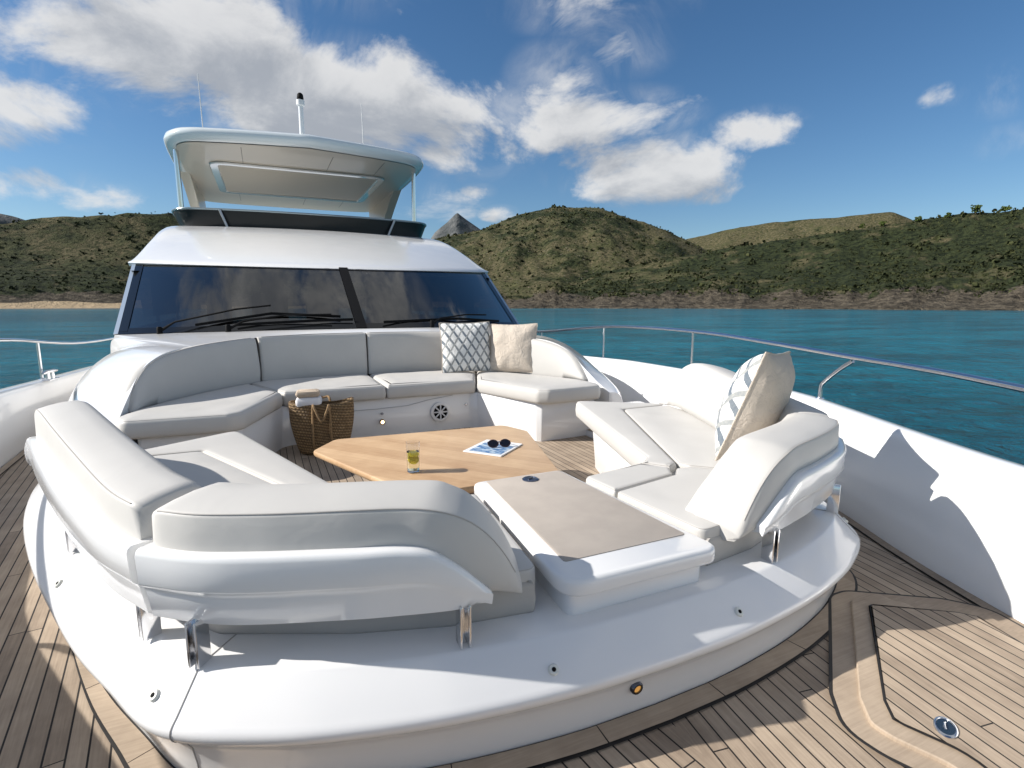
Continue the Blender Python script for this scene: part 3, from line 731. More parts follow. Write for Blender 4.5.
# side walls with window openings, cabin floor and dash inside
for s in (-1, 1):
    x = s*(WH+.03); g = G()
    g.add([(x, 7.45, -.02), (x, 20.5, -.02), (x, 20.5, 1.0), (x, 7.7, .86)], [(0, 1, 2, 3)])
    g.add([(x, 8.9, 1.76), (x, 20.5, 1.80), (x, 20.5, 2.1), (x, 11, 1.86), (x, 9.6, 1.79)], [(0, 1, 2, 3, 4)])
    for y in (10.4, 12.6, 15, 17.5): g.add([(x, y, .9), (x, y+.35, .9), (x, y+.5, 1.8), (x, y+.15, 1.8)], [(0, 1, 2, 3)])
    g.obj('cabin_side', GEL, cab, False)
    g = G(); g.add([(x-s*.02, 9.3, 1.0), (x-s*.02, 20.4, 1.0), (x-s*.02, 20.4, 1.79), (x-s*.02, 8.98, 1.74)], [(0, 1, 2, 3)]); g.obj('side_window', TINT, cab, False)
g = G(); g.add([(-WH, 7.3, .62), (WH, 7.3, .62), (WH, 20, .62), (-WH, 20, .62)], [(0, 1, 2, 3)]); g.obj('cabin_sole', DARKIN, cab, False)
rowsd = []
for i in range(25):
    a = -1+i/12; b_ = wbase(a*.98); rowsd.append([(b_[0], b_[1]+.03, b_[2]-.02), (b_[0], b_[1]+.5, b_[2]+.01), (b_[0], b_[1]+1.0, b_[2]+.04), (b_[0], b_[1]+1.05, .6)])
g = G(); g.loft(rowsd, False, False); g.obj('dashboard', DARKIN, cab, True, 30)
g = G(); g.add([(-WH, 8.6, 1.62), (WH, 8.6, 1.62), (WH, 20, 1.95), (-WH, 20, 1.95)], [(0, 1, 2, 3)]); g.obj('headlining', simple('headlining', (.16, .16, .16), .8), cab, False)
for x in (-2.0, -.75, .6, 1.9):
    g = G(); g.box((x, 15.5, 1.3), (.55, .12, 1.4), 0, .02); g.obj('bulkhead', DARKIN, cab, False)
for x, y in ((-.9, 9.3), (-.1, 9.6), (1.2, 9.8)):
    g = G(); g.box((x, y, 1.05), (.52, .14, .62), 0, .06); g.obj('helm_seat', simple('helm_seat_grey', (.22, .21, .2), .7), cab)
# wipers
def wiper(pts, blade, name='wiper'):
    g = G(); g.tube(pts, [.018]+[.010]*(len(pts)-1), 8); o = g.obj(name, BLACK, cab)
    g = G(); g.lathe([(.028, -.03), (.028, .03), (.02, .05)], pts[0], 14); g.obj('spindle', BLACK, o)
    g = G(); g.tube(blade, .0095, 6, True, 1.8); g.obj('blade', BLACK, o)
def wpt(a, tt, off=.05): 
    b_, t_ = np.array(wbase(a)), np.array(wtop(a)); return tuple(b_*(1-tt)+t_*tt+np.array([0, -.49, .87])*off)
wiper([wpt(-.80, -.02), wpt(-.74, .05, .09), wpt(-.5, .20, .09), wpt(-.36, .26, .08)], [wpt(-.66, .06, .035), wpt(-.36, .20, .03), wpt(-.08, .145, .03)])
wiper([wpt(-.53, -.02), wpt(-.47, .04, .09), wpt(-.3, .11, .09), wpt(-.12, .12, .08)], [wpt(-.50, .05, .035), wpt(-.2, .09, .03), wpt(-.03, .10, .03)])
wiper([wpt(.33, -.01), wpt(.38, .04, .09), wpt(.55, .10, .09), wpt(.7, .11, .08)], [wpt(.1, .05, .035), wpt(.5, .10, .03), wpt(.8, .06, .03)])

# flybridge wind deflector
wd = thing('wind_deflector', 'low black tinted screen wrapped round the flybridge above the white brow', 'windbreak')
vis = [(-2.42, 15, 0), (-2.43, 13.2, 0), (-2.41, 12.4, 0), (-2.34, 12.0, 0), (-2.2, 11.78, 0), (-1.9, 11.66, 0), (-1.0, 11.53, 0), (0, 11.5, 0)]
vis = vis+[(-x, y, z) for x, y, z in vis[:-1][::-1]]
V = [tuple(p) for p in spline(vis, 6)]
g = G(); g.loft([[(x*.96, y+.09, 2.5) for x, y, z in V], [(x*1.02, y, 2.90) for x, y, z in V], [(x*1.014, y+.012, 2.902) for x, y, z in V], [(x*.955, y+.1, 2.5) for x, y, z in V]], False, False); g.obj('screen', simple('smoked_screen', (.0025, .003, .0035), .3), wd, True, 60)
g = G(); g.tube([(x*1.02, y, 2.91) for x, y, z in V], .02, 8); g.obj('top_rail', simple('rail_tealgrey', (.30, .36, .38), .2, .6), wd)
for x0, x1 in ((-1.62, -1.48), (1.6, 1.42)):
    g = G(); g.tube([(x0, 11.55, 2.9), (x1, 11.56, 2.5)], .022, 8); g.obj('strut', simple('strut_grey', (.45, .46, .48), .3, .5), wd)

# hardtop
ht = thing('hardtop', 'white hardtop roof with cream underside raised on steel posts over the flybridge', 'hardtop')
hh = [(0, 11.45), (.95, 11.62), (1.6, 11.76), (2.1, 11.92), (2.4, 12.2), (2.54, 12.7), (2.60, 14), (2.62, 16), (2.6, 18.3), (2.4, 18.9), (1.5, 19.1), (0, 19.15)]
hh = [tuple(p) for p in spline(hh, 5)]
hp_ = mirror(hh[::-1], -1)[:-1]+hh[:-1]
def ztop(y): return 0
hz = 4.29
g = G(); g.loft([[(x, y, hz-.09) for x, y in offset(hp_, .26)], [(x, y, hz-.12) for x, y in offset(hp_, .16)], [(x, y, hz-.10) for x, y in offset(hp_, .06)], [(x, y, hz-.04) for x, y in offset(hp_, .01)], [(x, y, hz) for x, y in hp_], [(x, y, hz+.07) for x, y in offset(hp_, .03)], [(x, y, hz+.11) for x, y in offset(hp_, .1)], [(x, y, hz+.15) for x, y in offset(hp_, .5)]]); g.obj('roof_shell', simple('hardtop_white', (.70, .75, .76), .18, coat=.5), ht, True, 60)
ins = offset(hp_, .2)
sheet = G(); sheet.loft([[(x, y, hz-.125) for x, y in ins], [(x, y, hz-.122) for x, y in offset(ins, .25)], [(x, y, hz-.10) for x, y in offset(ins, .5)]]); sheet.obj('lining', CREAM, ht, True, 50)
fo = fillet([(-1.85, 13.45), (1.85, 13.45), (1.85, 16.9), (-1.85, 16.9)], .32, 6)
g = G(); g.loft([[(x, y, hz-.135) for x, y in offset(fo, -.02)], [(x, y, hz-.165) for x, y in fo], [(x, y, hz-.165) for x, y in offset(fo, .14)], [(x, y, hz-.13) for x, y in offset(fo, .17)]], True, False); g.obj('sunroof_frame', simple('frame_gloss', (.72, .70, .66), .12, coat=1), ht, True, 30)
g = G(); inn_ = [(-1.69, 13.61), (1.69, 13.61), (1.69, 16.74), (-1.69, 16.74)]; g.add([(x, y, hz-.14) for x, y in inn_], [tuple(range(len(inn_)))]); g.obj('sunroof', simple('sunroof_cream', (.46, .41, .33), .5), ht, False)
SEAMD = simple('seam_dark', (.2, .19, .17), .7)
for x in (-1.2, .5, 1.55):
    g = G(); g.box((x, 12.75, hz-.1255), (.012, 1.3, .004)); g.obj('lining_seam', SEAMD, ht, False)
    g = G(); g.box((x-.2, 17.6, hz-.1255), (.012, 1.2, .004)); g.obj('lining_seam', SEAMD, ht, False)
for s in (-1, 1):
    g = G(); g.tube([(s*2.37, 12.95, 2.55), (s*2.37, 12.86, 4.2)], .05, 12); g.obj('post', CHROME, ht)
    rows = []
    for k in range(15):
        u = k/14; y0 = 16.4+1.5*u; z = 4.22-1.9*u; x = s*(2.5-.10*math.sin(u*math.pi*.5)-.05*u)
        wdt = 1.5*(1-u)**2+.75; rows.append([(x+s*.06, y0-wdt*.7, z), (x+s*.06, y0+wdt, z), (x-s*.14, y0+wdt, z), (x-s*.14, y0-wdt*.7, z)])
    g = G(); g.loft(rows); g.obj('aft_leg', CREAM, ht, True, 40)
# mast and aerials on the hardtop
ms = thing('light_mast', 'short white mast with a black-capped lamp on the hardtop roof', 'mast', (.0, 13.1, 4.38))
g = G(); g.lathe([(.1, 0), (.09, .03), (.055, .06), (.05, .95), (.05, 1.0)], n=14); g.obj('pole', GEL, ms)
g = G(); g.lathe([(.05, 1.0), (.085, 1.02), (.085, 1.12), (.06, 1.13)], n=14); lm = g.obj('lamp', GELMATT, ms)
g = G(); g.lathe([(.06, 1.13), (.07, 1.16), (.06, 1.24), (.03, 1.27)], n=14); g.obj('cap', BLACK, lm)
for x, h, lab in ((-1.88, 1.35, 'thin whip aerial standing near the rounded left corner of the hardtop'), (1.3, 1.25, 'thin whip aerial on the hardtop, on the peak side of the white mast')):
    a = thing('whip_aerial', lab, 'aerial', (x, 13.1, 4.38), 0, 'whip aerials on the hardtop')
    g = G(); g.tube([(0, 0, 0), (-.01, 0, h*.5), (-.02, 0, h)], [.011, .009, .006], 6); g.obj('rod', simple('aerial_white', (.6, .6, .6), .4), a)
    g = G(); g.lathe([(.04, 0), (.03, .05), (.014, .12)], n=10); g.obj('socket', GELMATT, a)

# ------------------------------------------------------------------ bulwarks, rails
CAP = [(.2, -1.5), (.75, -1.05), (1.22, -.35), (1.52, .3), (1.72, .85), (1.79, 1.05), (1.92, 1.36), (2.14, 1.8), (2.42, 2.33), (2.66, 2.85), (2.85, 3.7), (2.90, 4.4), (2.92, 5.5), (2.94, 7), (2.97, 9), (2.97, 14), (2.95, 20)]
def bulwark(s, label):
    B_ = even_n([(x, y, 0) for x, y in [tuple(p) for p in spline(BASE[1:], 5)]], 110); K = even_n([(x, y, 0) for x, y in [tuple(p) for p in spline(CAP[1:], 5)]], 110); rows = []
    for p, q in zip(B_, K):
        row = []
        o = (q-p); 
        for u, w, z in ((0.0, 0, -.02), (.0, 0, .03), (.30, 0, .17), (.62, 0, .33), (.9, 0, .46), (.985, 0, .495), (1.0, .008, .507), (1.0, .02, .514), (1, .06, .516), (1, .10, .512), (1, .115, .5), (1, .12, .45), (.7, .11, .0), (.3, .05, -1.2), (.05, .02, -2.3)):
            row.append((s*(p[0]+o[0]*u+w), p[1]+o[1]*u-w*.25, z))
        row = [(x, y, z-(max(0, y-5.3)*.036*(z/.516) if z > 0 else 0)) for x, y, z in row]
        rows.append(row)
    g = G(); g.loft(rows, False, False); o = g.obj('bulwark', GEL, None, True, 50); tag(o, label, 'bulwark', 'bulwarks along the deck edges'); return o
bulwark(-1, 'white bulwark with the mooring cleat, edging the plank deck left of the lounges')
bulwark(1, 'white bulwark with a rounded lounge shadow on it, below the long steel rail')
def rail(s, label, stan, bent):
    t = thing('guard_rail', label, 'rail', (0, 0, 0), 0, 'steel guard rails on the bulwarks')
    P = [(1.80, .55, .79), (2.03, .98, .80), (2.24, 1.38, .812), (2.43, 1.80, .824), (2.64, 2.42, .838), (2.83, 3.2, .872), (2.93, 4.0, .91), (2.97, 5.0, .92), (2.99, 6, .885), (3.0, 8, .73), (3.0, 11, .68), (3.0, 15, .66)]
    g = G(); g.tube([(s*p[0], p[1], p[2]) for p in spline(P, 6)], .021, 12, True, .85); g.obj('top_rail', CHROME, t)
    Q = np.array(P)
    for y in stan:
        x = np.interp(y, Q[:, 1], Q[:, 0]); z = np.interp(y, Q[:, 1], Q[:, 2]); g = G(); bz = .513-max(0, y-5.3)*.036; g.tube([(s*(x-.0), y, bz-.008), (s*x, y, z-.005)], .0125, 10); g.lathe([(.028, 0), (.026, .006), (.014, .01)], (s*x, y, bz), 14); g.obj('stanchion', CHROME, t)
    if bent:
        g = G(); g.tube([tuple(p) for p in spline([(s*2.65, 2.58, .505), (s*2.655, 2.58, .60), (s*2.65, 2.55, .645), (s*2.63, 2.44, .74), (s*2.615, 2.34, .81)], 4)], .0145, 10, True); g.lathe([(.03, 0), (.028, .006), (.015, .01)], (s*2.65, 2.58, .513), 14); g.obj('stanchion', CHROME, t)
    return t
rail(1, 'long steel guard rail with a bent stanchion curving along the open blue water', (4.2, 5.85, 7.6, 9.5), True)
rail(-1, 'steel guard rail ending behind the white fairing, above the mooring cleat', (6.6, 9.7), True)
cl = thing('mooring_cleat', 'steel horn cleat on the bulwark below the short stretch of rail', 'cleat', (-2.915, 6.55, .466), R(84))
g = G(); g.tube([(-.14, 0, .075), (-.08, 0, .08), (.08, 0, .08), (.14, 0, .075)], [.012, .018, .018, .012], 10); g.obj('horn', CHROME, cl)
g = G()
for x in (-.045, .045): g.tube([(x, 0, 0), (x, 0, .075)], .018, 10)
g.box((0, 0, .005), (.2, .07, .01), 0, .004); g.obj('base', CHROME, cl)

# ------------------------------------------------------------------ table and what stands on it
TZ = .30
tab = thing('cocktail_table', 'low teak table with rounded corners standing in the cockpit well', 'table', (0, 0, 0))
tp = fillet([(-.40, 2.42), (.40, 2.42), (.66, 3.36), (.58, 3.60), (-.62, 3.68), (-.78, 3.44)], [.06, .06, .07, .09, .07, .06], 7)
g = G(); g.loft([[(x, y, TZ-.045) for x, y in offset(tp, .022)], [(x, y, TZ-.034) for x, y in offset(tp, .006)], [(x, y, TZ-.022) for x, y in tp], [(x, y, TZ-.008) for x, y in offset(tp, .001)], [(x, y, TZ-.002) for x, y in offset(tp, .005)], [(x, y, TZ) for x, y in offset(tp, .012)]]); g.obj('tabletop', TABLE, tab, True, 40)
g = G(); g.lathe([(.16, -.058), (.16, -.045), (.06, -.035), (.055, .25), (.14, .256)], (0, 3.05, 0), 28); g.obj('pedestal', CHROME, tab)
gl = thing('drinking_glass', 'tall clear tumbler of yellow lemon drink on the teak table', 'glass', (-.318, 2.765, TZ+.0015))
g = G(); g.lathe([(.030, 0), (.033, .002), (.0375, .165), (.0362, .1655), (.0325, .012), (.0, .0115)], n=32); g.f = g.f[:-1]; g.obj('tumbler', GLASS, gl)
g = G(); g.lathe([(.0, .0135), (.0318, .0136), (.0348, .112), (.0, .112)], n=28); g.obj('drink', DRINK, gl)
LEM = simple('lemon', (.80, .66, .03), .45)
for dx, dy, dz, rx, ry in ((-.006, -.004, .082, 62, 10), (.008, .006, .066, 75, -35), (.002, .004, .097, 30, 20)):
    g = G(); g.lathe([(.0, -.0035), (.022, -.0035), (.0235, 0), (.022, .0035), (0, .0035)], n=20).xf(Matrix.Translation((dx*.6, dy*.6, dz)) @ Matrix.Rotation(R(ry), 4, 'Z') @ Matrix.Rotation(R(rx), 4, 'X')); g.obj('lemon_slice', LEM, gl)
mg = thing('magazine', 'white magazine with a blue sea picture on the teak table', 'magazine', (.255, 3.02, TZ+.001), R(-50))
g = G(); g.box((0, 0, .004), (.26, .31, .008), 0, .002); g.obj('pages', PAPER, mg, False)
def pic_mat():
    m, t, b = mat('sea_picture'); o = objco(t); n = t.noise(t.scale(o, (1, 3, 1)), 14, 5, .6, .8)
    t.l(t.mix(t.ramp(n, .42, .62), (.05, .16, .36), (.55, .66, .75)), b.inputs['Base Color']); b.inputs['Roughness'].default_value = .25; return m
g = G(); g.add([(-.10, -.135, .0095), (.115, -.135, .0095), (.115, .075, .0095), (-.10, .075, .0095)], [(0, 1, 2, 3)]); g.obj('cover_picture', pic_mat(), mg, False)
sg = thing('sunglasses', 'dark brown sunglasses lying folded on the white magazine', 'sunglasses', (.29, 3.02, TZ+.0105), R(-12))
LENS = simple('dark_lens', (.012, .008, .007), .05, coat=1)
FRM = simple('tortoise_frame', (.05, .02, .012), .15, coat=1)
for s in (-1, 1):
    M = Matrix.Translation((s*.038, -.02, .024)) @ Matrix.Rotation(R(62), 4, 'X')
    ov = [(.031*math.cos(a)*(1+.08*math.cos(2*a)), .024*math.sin(a)) for a in np.linspace(0, 2*math.pi, 24, endpoint=False)]
    g = G(); g.loft([[(x, y, -.002) for x, y in ov], [(x, y, .002) for x, y in offset(ov, .001)]]).xf(M); ln = g.obj('lens', LENS, sg)
    g = G(); g.tube([(x, y, 0) for x, y in ov]+[(ov[0][0], ov[0][1], 0), (ov[1][0], ov[1][1], 0)], .0032, 6, False).xf(M); g.obj('rim', FRM, ln)
    g = G(); g.tube([(s*.07, -.015, .035), (s*.068, .03, .02), (s*.05, .085, .006), (-s*.01, .10, .004)], .003, 6); g.obj('temple', FRM, sg)
g = G(); g.tube([(-.009, -.02, .031), (0, -.02, .034), (.009, -.02, .031)], .003, 6); g.obj('bridge', FRM, sg)

# ------------------------------------------------------------------ basket bag with a towel
bag = thing('straw_bag', 'brown woven straw beach bag standing on the cockpit floor by the sofa', 'bag', (-.60, 4.74, -.058), R(-8))
def bag_ring(u, z, ins=0):
    w = .20+.06*math.sin(min(1, u*1.25)*math.pi/2)-ins; d = .125+.02*u-.05*u*u-ins
    return [((w)*math.copysign(abs(math.cos(a))**.75, math.cos(a)), d*math.copysign(abs(math.sin(a))**.75, math.sin(a)), z+(.028*math.cos(a)**2*u)+.006*math.sin(3*a+1)*u) for a in np.linspace(0, 2*math.pi, 48, endpoint=False)]
rg = [[(x*.3, y*.3, .0) for x, y, z in bag_ring(0, 0)], [(x*.8, y*.8, .0) for x, y, z in bag_ring(0, 0)], [(x*.95, y*.95, .015) for x, y, z in bag_ring(0, 0)]]+[bag_ring(u, .03+.39*u) for u in np.linspace(.04, 1, 16)]+[bag_ring(1, .425, .012), bag_ring(.9, .36, .018), bag_ring(.3, .12, .02)]
g = G(); g.loft(rg); g.obj('basket', WICKER, bag, True, 60)
ROPE = simple('straw_rope', (.26, .165, .08), .85, var=.3, vs=60, bmp=.003, bs=220)
for sy in (-1, 1):
    pts = spline([(-.07, sy*.10, .02), (-.072, sy*.15, .15), (-.07, sy*.135, .30), (-.065, sy*.115, .42), (-.05, sy*.15, .47 if sy > 0 else .40), (-.0, sy*.175, .44 if sy > 0 else .30), (.045, sy*.16, .45 if sy > 0 else .38), (.062, sy*.12, .42), (.068, sy*.135, .30), (.07, sy*.15, .15), (.07, sy*.10, .02)], 6)
    g = G(); g.tube([tuple(p) for p in pts], .010, 8); g.obj('handle', ROPE, bag)
tw = thing('folded_towel', 'beige and white folded towel sticking out of the straw bag', 'towel', (-.70, 4.74, .34), R(-10))
TOWB = simple('towel_beige', (.52, .42, .32), .95, var=.08, vs=30, bmp=.003, bs=160); TOWW = simple('towel_white', (.80, .79, .80), .95, bmp=.003, bs=160)
g = G(); g.box((0, 0, .045), (.2, .16, .09), 0, .03); g.obj('white_fold', TOWW, tw)
g = G(); g.box((-.005, 0, .115), (.19, .15, .055), .06, .026); g.obj('beige_fold', TOWB, tw)

# ------------------------------------------------------------------ cushions
def pillow(name, label, loc, rot, size, thick, mf, mb, group, plump=1.0):
    p = thing(name, label, 'cushion', loc, 0, group); p.rotation_mode = 'XYZ'; p.rotation_euler = rot
    n = 24; h = size/2
    def pt(i, j, sgn):
        u, v = -1+2*i/n, -1+2*j/n
        pin = .075*h
        x = u*(h-pin*(1-abs(v)**2.2)*abs(u)**2*1.1); y = v*(h-pin*(1-abs(u)**2.2)*abs(v)**2*1.1)
        rc = 1-.035*(abs(u)*abs(v))**5; x *= rc; y *= rc
        tk = thick*((1-abs(u)**2.4)*(1-abs(v)**2.4))**.62
        w = noise.noise(Vector((u*1.7+loc[0]*9, v*1.7, sgn*2+loc[1]*3)))*.016*(1-u*u)*(1-v*v)
        w += .007*math.sin(9*math.atan2(v, u)+loc[0]*5)*max(0, min(1, (u*u+v*v-.25)*1.6))*(1-u*u)*(1-v*v)*2.5
        return (x, y, sgn*tk*.5+w)
    for sgn, m, nm in ((1, mf, 'front_cover'), (-1, mb, 'back_cover')):
        vs = [pt(i, j, sgn) for i in range(n+1) for j in range(n+1)]; fs = [(i*(n+1)+j, i*(n+1)+j+1, (i+1)*(n+1)+j+1, (i+1)*(n+1)+j) for i in range(n) for j in range(n)]
        o = mesh_obj(nm, vs, fs, m, p, True, 180)
        if sgn < 0:
            o.data.flip_normals()
    edge = [pt(i, 0, 0) for i in range(n)]+[pt(n, j, 0) for j in range(n)]+[pt(n-i, n, 0) for i in range(n)]+[pt(0, n-j, 0) for j in range(n)]
    edge = [(x, y, 0) for x, y, z in edge]
    g = G(); g.tube(edge+edge[:2], .005, 6, False); g.obj('piping', mb, p)
    return p
def frame_rot(normal, up):
    z = Vector(normal).normalized(); y = Vector(up); y = (y-z*y.dot(z)).normalized(); x = y.cross(z)
    return Matrix((x, y, z)).transposed().to_euler('XYZ')
pillow('scatter_cushion', 'white cushion with a blue-grey diamond pattern against the aft sofa back', (1.0, 5.58, .72), frame_rot((-.18, -.95, .25), (.02, .2, 1)), .575, .2, PATTERN, LINEN, 'square scatter cushions on the seats')
pillow('scatter_cushion', 'plain beige linen cushion leaning beside the patterned one on the aft sofa', (1.46, 5.36, .71), frame_rot((-.66, -.72, .24), (.1, .15, 1)), .56, .19, LINEN, LINEN, 'square scatter cushions on the seats')
pillow('scatter_cushion', 'diamond-patterned cushion with a beige back, standing alone on the lounge by the water rail', (1.205, 1.90, .705), frame_rot((-.43, .85, .33), (.19, -.22, 1)), .57, .27, PATTERN, LINEN, 'square scatter cushions on the seats')

# ------------------------------------------------------------------ sea
def sea_mat():
    m, t, b = mat('sea_water'); o = objco(t)
    n = t.noise(t.scale(o, (.006, .016, 1)), 1, 5, .6); n2 = t.noise(t.scale(o, (.06, .16, 1)), 1, 4, .6)
    c = t.mix(t.ramp(n, .38, .62), (.003, .088, .135), (.005, .155, .222))
    c = t.mix(t.m('MULTIPLY', t.ramp(n2, .42, .66), .75), c, (.003, .07, .10))
    t.l(c, b.inputs['Base Color']); b.inputs['Roughness'].default_value = .12; b.inputs['IOR'].default_value = 1.33; b.inputs['Specular IOR Level'].default_value = .24
    w1 = t.noise(t.scale(o, (.55, .9, 1)), 1, 6, .62, .4); w2 = t.noise(t.scale(o, (.10, .2, 1)), 1, 3, .5)
    bump(t, b, t.m('ADD', w1, t.m('MULTIPLY', w2, 2.2)), .55, 1.0)
    return m
g = G(); S = 9000; g.add([(-S, -S, -2.3), (S, -S, -2.3), (S, S, -2.3), (-S, S, -2.3)], [(0, 1, 2, 3)]); struct(g.obj('sea', sea_mat(), None, False))

# ------------------------------------------------------------------ hills: one height field round the bay
CAMP = Vector((-1, 0, 1.2))
def ridge(pts, dist, start, fall):
    """crest given by bearing and elevation; stands dist metres away, rises from start"""
    az = []; hh_ = []
    for x, y in pts:
        a, e = az_el(x, y); az.append(a); hh_.append(math.tan(e)*dist/1.0)
    o = np.argsort(az); return np.array(az)[o], np.array(hh_)[o], dist, start, fall
RID = [
    ridge([(-500, 225), (-250, 215), (0, 222), (50, 217), (100, 213), (165, 212), (230, 218), (300, 228), (400, 243), (460, 258), (520, 285), (560, 305)], 690, 470, .9),
    ridge([(300, 300), (380, 262), (430, 240), (480, 230), (520, 214), (555, 206), (600, 208), (640, 222), (670, 232), (700, 246), (740, 275), (790, 300)], 900, 520, .8),
    ridge([(560, 292), (600, 272), (650, 262), (690, 254), (740, 245), (790, 238), (850, 229), (900, 222), (950, 215), (1024, 206), (1100, 200), (1250, 190), (1500, 200)], 610, 372, .9),
    ridge([(600, 290), (660, 245), (690, 237), (740, 226), (800, 219), (870, 213), (893, 212), (920, 222), (980, 245), (1050, 260)], 1350, 800, .8),
]
PEAK = ridge([(405, 300), (420, 255), (435, 232), (447, 222), (457, 212), (466, 219), (482, 230), (500, 242), (520, 300)], 3200, 2700, .9)
PEAK2 = ridge([(-200, 215), (-60, 207), (-20, 208), (0, 212), (14, 215), (26, 219), (60, 260)], 2600, 2000, .9)
def fbm(x, y, o=5):
    v = 0; a = 1
    for k in range(o): v += a*noise.noise(Vector((x, y, k*3.1))); x *= 2.03; y *= 2.03; a *= .5
    return v
def shore_d(az): return 352+22*fbm(az*5, 1.3, 4)+115*smooth((-.0-az)/.14)
def height(az, d, rid):
    best = -8.0; w = 0
    for k, (A, Hh, D, S0, fall) in enumerate(rid):
        h = float(np.interp(az, A, Hh, left=Hh[0]*(1 if k in (0,) else -1), right=Hh[-1]*(1 if k == 2 else -1)))+1.2+2.3
        if h <= 2.5: continue
        u = (d-S0)/(D-S0)
        if u < 0: f_ = 0; continue
        if u <= 1: f_ = (u**1.25)*(1-.15*math.sin(u*math.pi)) if k != 1 else u*u*(3-2*u)*.5+u*.5
        else: f_ = max(0, 1-(u-1)*fall)
        v = h*f_
        v += (fbm(az*22+k*7, d/70+k, 5)*(.022 if k == 0 else .05)+fbm(az*60+k*7, d/25, 3)*.010)*h*min(1, 3*f_)*(.25 if u > .93 and u < 1.07 else 1)
        if v > best: best = v; w = k
    return best, w
def coast(az, d, s0, h):
    """height above the water and cliff height near the shore line"""
    u = min(1.15, (d-s0)/60.0)
    wr = smooth((az-.02)/.12)
    cr = 5+6*fbm(az*11, 4, 4); cr_h = cr*min(1, max(0, u*1.7))**.8*(1+.45*fbm(az*80, d/8, 5))
    cl = 5+2.5*fbm(az*14, 2, 3); cl_h = 1.15*min(1, max(0, u*4))+max(0, u-.3)*cl*1.3*(1+.3*fbm(az*70, d/9, 3))
    c = cr_h*wr+cl_h*(1-wr); cliff = cr*wr+cl*(1-wr); h = max(h, 0)
    return h+c*(1-smooth((h-4)/30)), cliff, (1 if (u < .32 and wr < .5) else 0)
def land(name, rid, d0, d1, nd, na, a0, a1, m, shore=True):
    vs = []; zone = []; NA = na+1
    for i in range(NA):
        az = a0+(a1-a0)*i/na; s0 = shore_d(az) if shore else d0
        for j in range(nd+1):
            d = s0+(d1-s0)*(j/nd)**1.35
            h, k = height(az, d, rid)
            sandy = 0; rock = 0
            if shore:
                hh2, cliff, sandy = coast(az, d, s0, h)
                if j == 0: hh2 = -.6
                rk = (1-(hh2-max(cliff, 4)*1.1)/9) + .55*fbm(az*30, d/30, 4)
                rock = max(0, min(1, rk)); h = hh2-2.3
            else: h = h-2.3
            vs.append((CAMP.x+d*math.sin(az), CAMP.y+d*math.cos(az), h)); zone.append((rock, sandy, 1.0 if k == 3 else (.5 if k == 1 else 0), 1))
    fs = [(i*(nd+1)+j, i*(nd+1)+j+1, (i+1)*(nd+1)+j+1, (i+1)*(nd+1)+j) for i in range(na) for j in range(nd)]
    me = bpy.data.meshes.new(name); me.from_pydata(vs, [], fs); me.materials.append(m)
    ca = me.color_attributes.new('zone', 'FLOAT_COLOR', 'POINT'); ca.data.foreach_set('color', np.array(zone, 'f').ravel())
    me.polygons.foreach_set('use_smooth', [True]*len(fs))
    o = bpy.data.objects.new(name, me); C.objects.link(o); return struct(o)
def hill_mat():
    m, t, b = mat('hillside'); o = objco(t)
    at = t.n('ShaderNodeAttribute'); at.attribute_name = 'zone'; sp = t.n('ShaderNodeSeparateColor'); t.l(at.outputs['Color'], sp.inputs[0])
    n1 = t.noise(o, .035, 6, .65); n2 = t.noise(o, .22, 5, .65); n3 = t.noise(o, .01, 4, .6)
    scrub = t.mix(t.ramp(n2, .36, .62), (.011, .016, .008), (.041, .051, .022))
    light = t.mix(t.ramp(n2, .36, .62), (.035, .042, .016), (.135, .13, .062))
    scrub = t.mix(t.ramp(t.m('ADD', n3, t.m('ADD', t.m('MULTIPLY', sp.outputs[2], .2), t.m('MULTIPLY', n1, .35))), .66, .86), scrub, light)
    dry = t.mix(t.ramp(n2, .4, .62), (.13, .112, .062), (.045, .05, .022))
    f_dry = t.ramp(t.m('ADD', t.m('ADD', n1, t.m('MULTIPLY', n3, .6)), t.m('MULTIPLY', sp.outputs[2], .16)), 0.80, .95)
    c = t.mix(f_dry, scrub, dry)
    rk = t.mix(t.ramp(t.noise(t.scale(o, (1, 1, 3.2)), .17, 9, .74), .36, .66), (.032, .028, .022), (.150, .127, .094))
    rk = t.mix(t.ramp(t.noise(o, .5, 5, .7), .55, .72), rk, (.03, .024, .02))
    c = t.mix(t.ramp(t.m('ADD', sp.outputs[0], t.m('MULTIPLY', t.m('SUBTRACT', n2, .5), .9)), .42, .6), c, rk)
    c = t.mix(t.m('MULTIPLY', t.ramp(t.noise(o, .28, 6, .7), .60, .68), t.ramp(t.m('ADD', n1, sp.outputs[2]), .7, 1.0)), c, (.23, .20, .165))
    c = t.mix(t.ramp(sp.outputs[1], .4, .6), c, (.44, .34, .22))
    t.l(c, b.inputs['Base Color']); b.inputs['Roughness'].default_value = .95; b.inputs['Specular IOR Level'].default_value = .1
    bump(t, b, t.m('ADD', n2, t.m('MULTIPLY', t.noise(o, .8, 4), .4)), 5.0, .9)
    return m
HILL = hill_mat()
land('hills', RID, 350, 1650, 110, 420, R(-45), R(85), HILL)
def mtn_mat():
    m, t, b = mat('bare_mountain'); o = objco(t); n = t.noise(o, .012, 7, .65)
    t.l(t.mix(t.ramp(n, .4, .62), (.06, .068, .07), (.14, .142, .14)), b.inputs['Base Color']); b.inputs['Roughness'].default_value = .95; bump(t, b, n, 40, .8); return m
MTN = mtn_mat()
land('mountain', [PEAK], 2700, 3700, 40, 60, az_el(400, 300)[0], az_el(525, 300)[0], MTN, False)
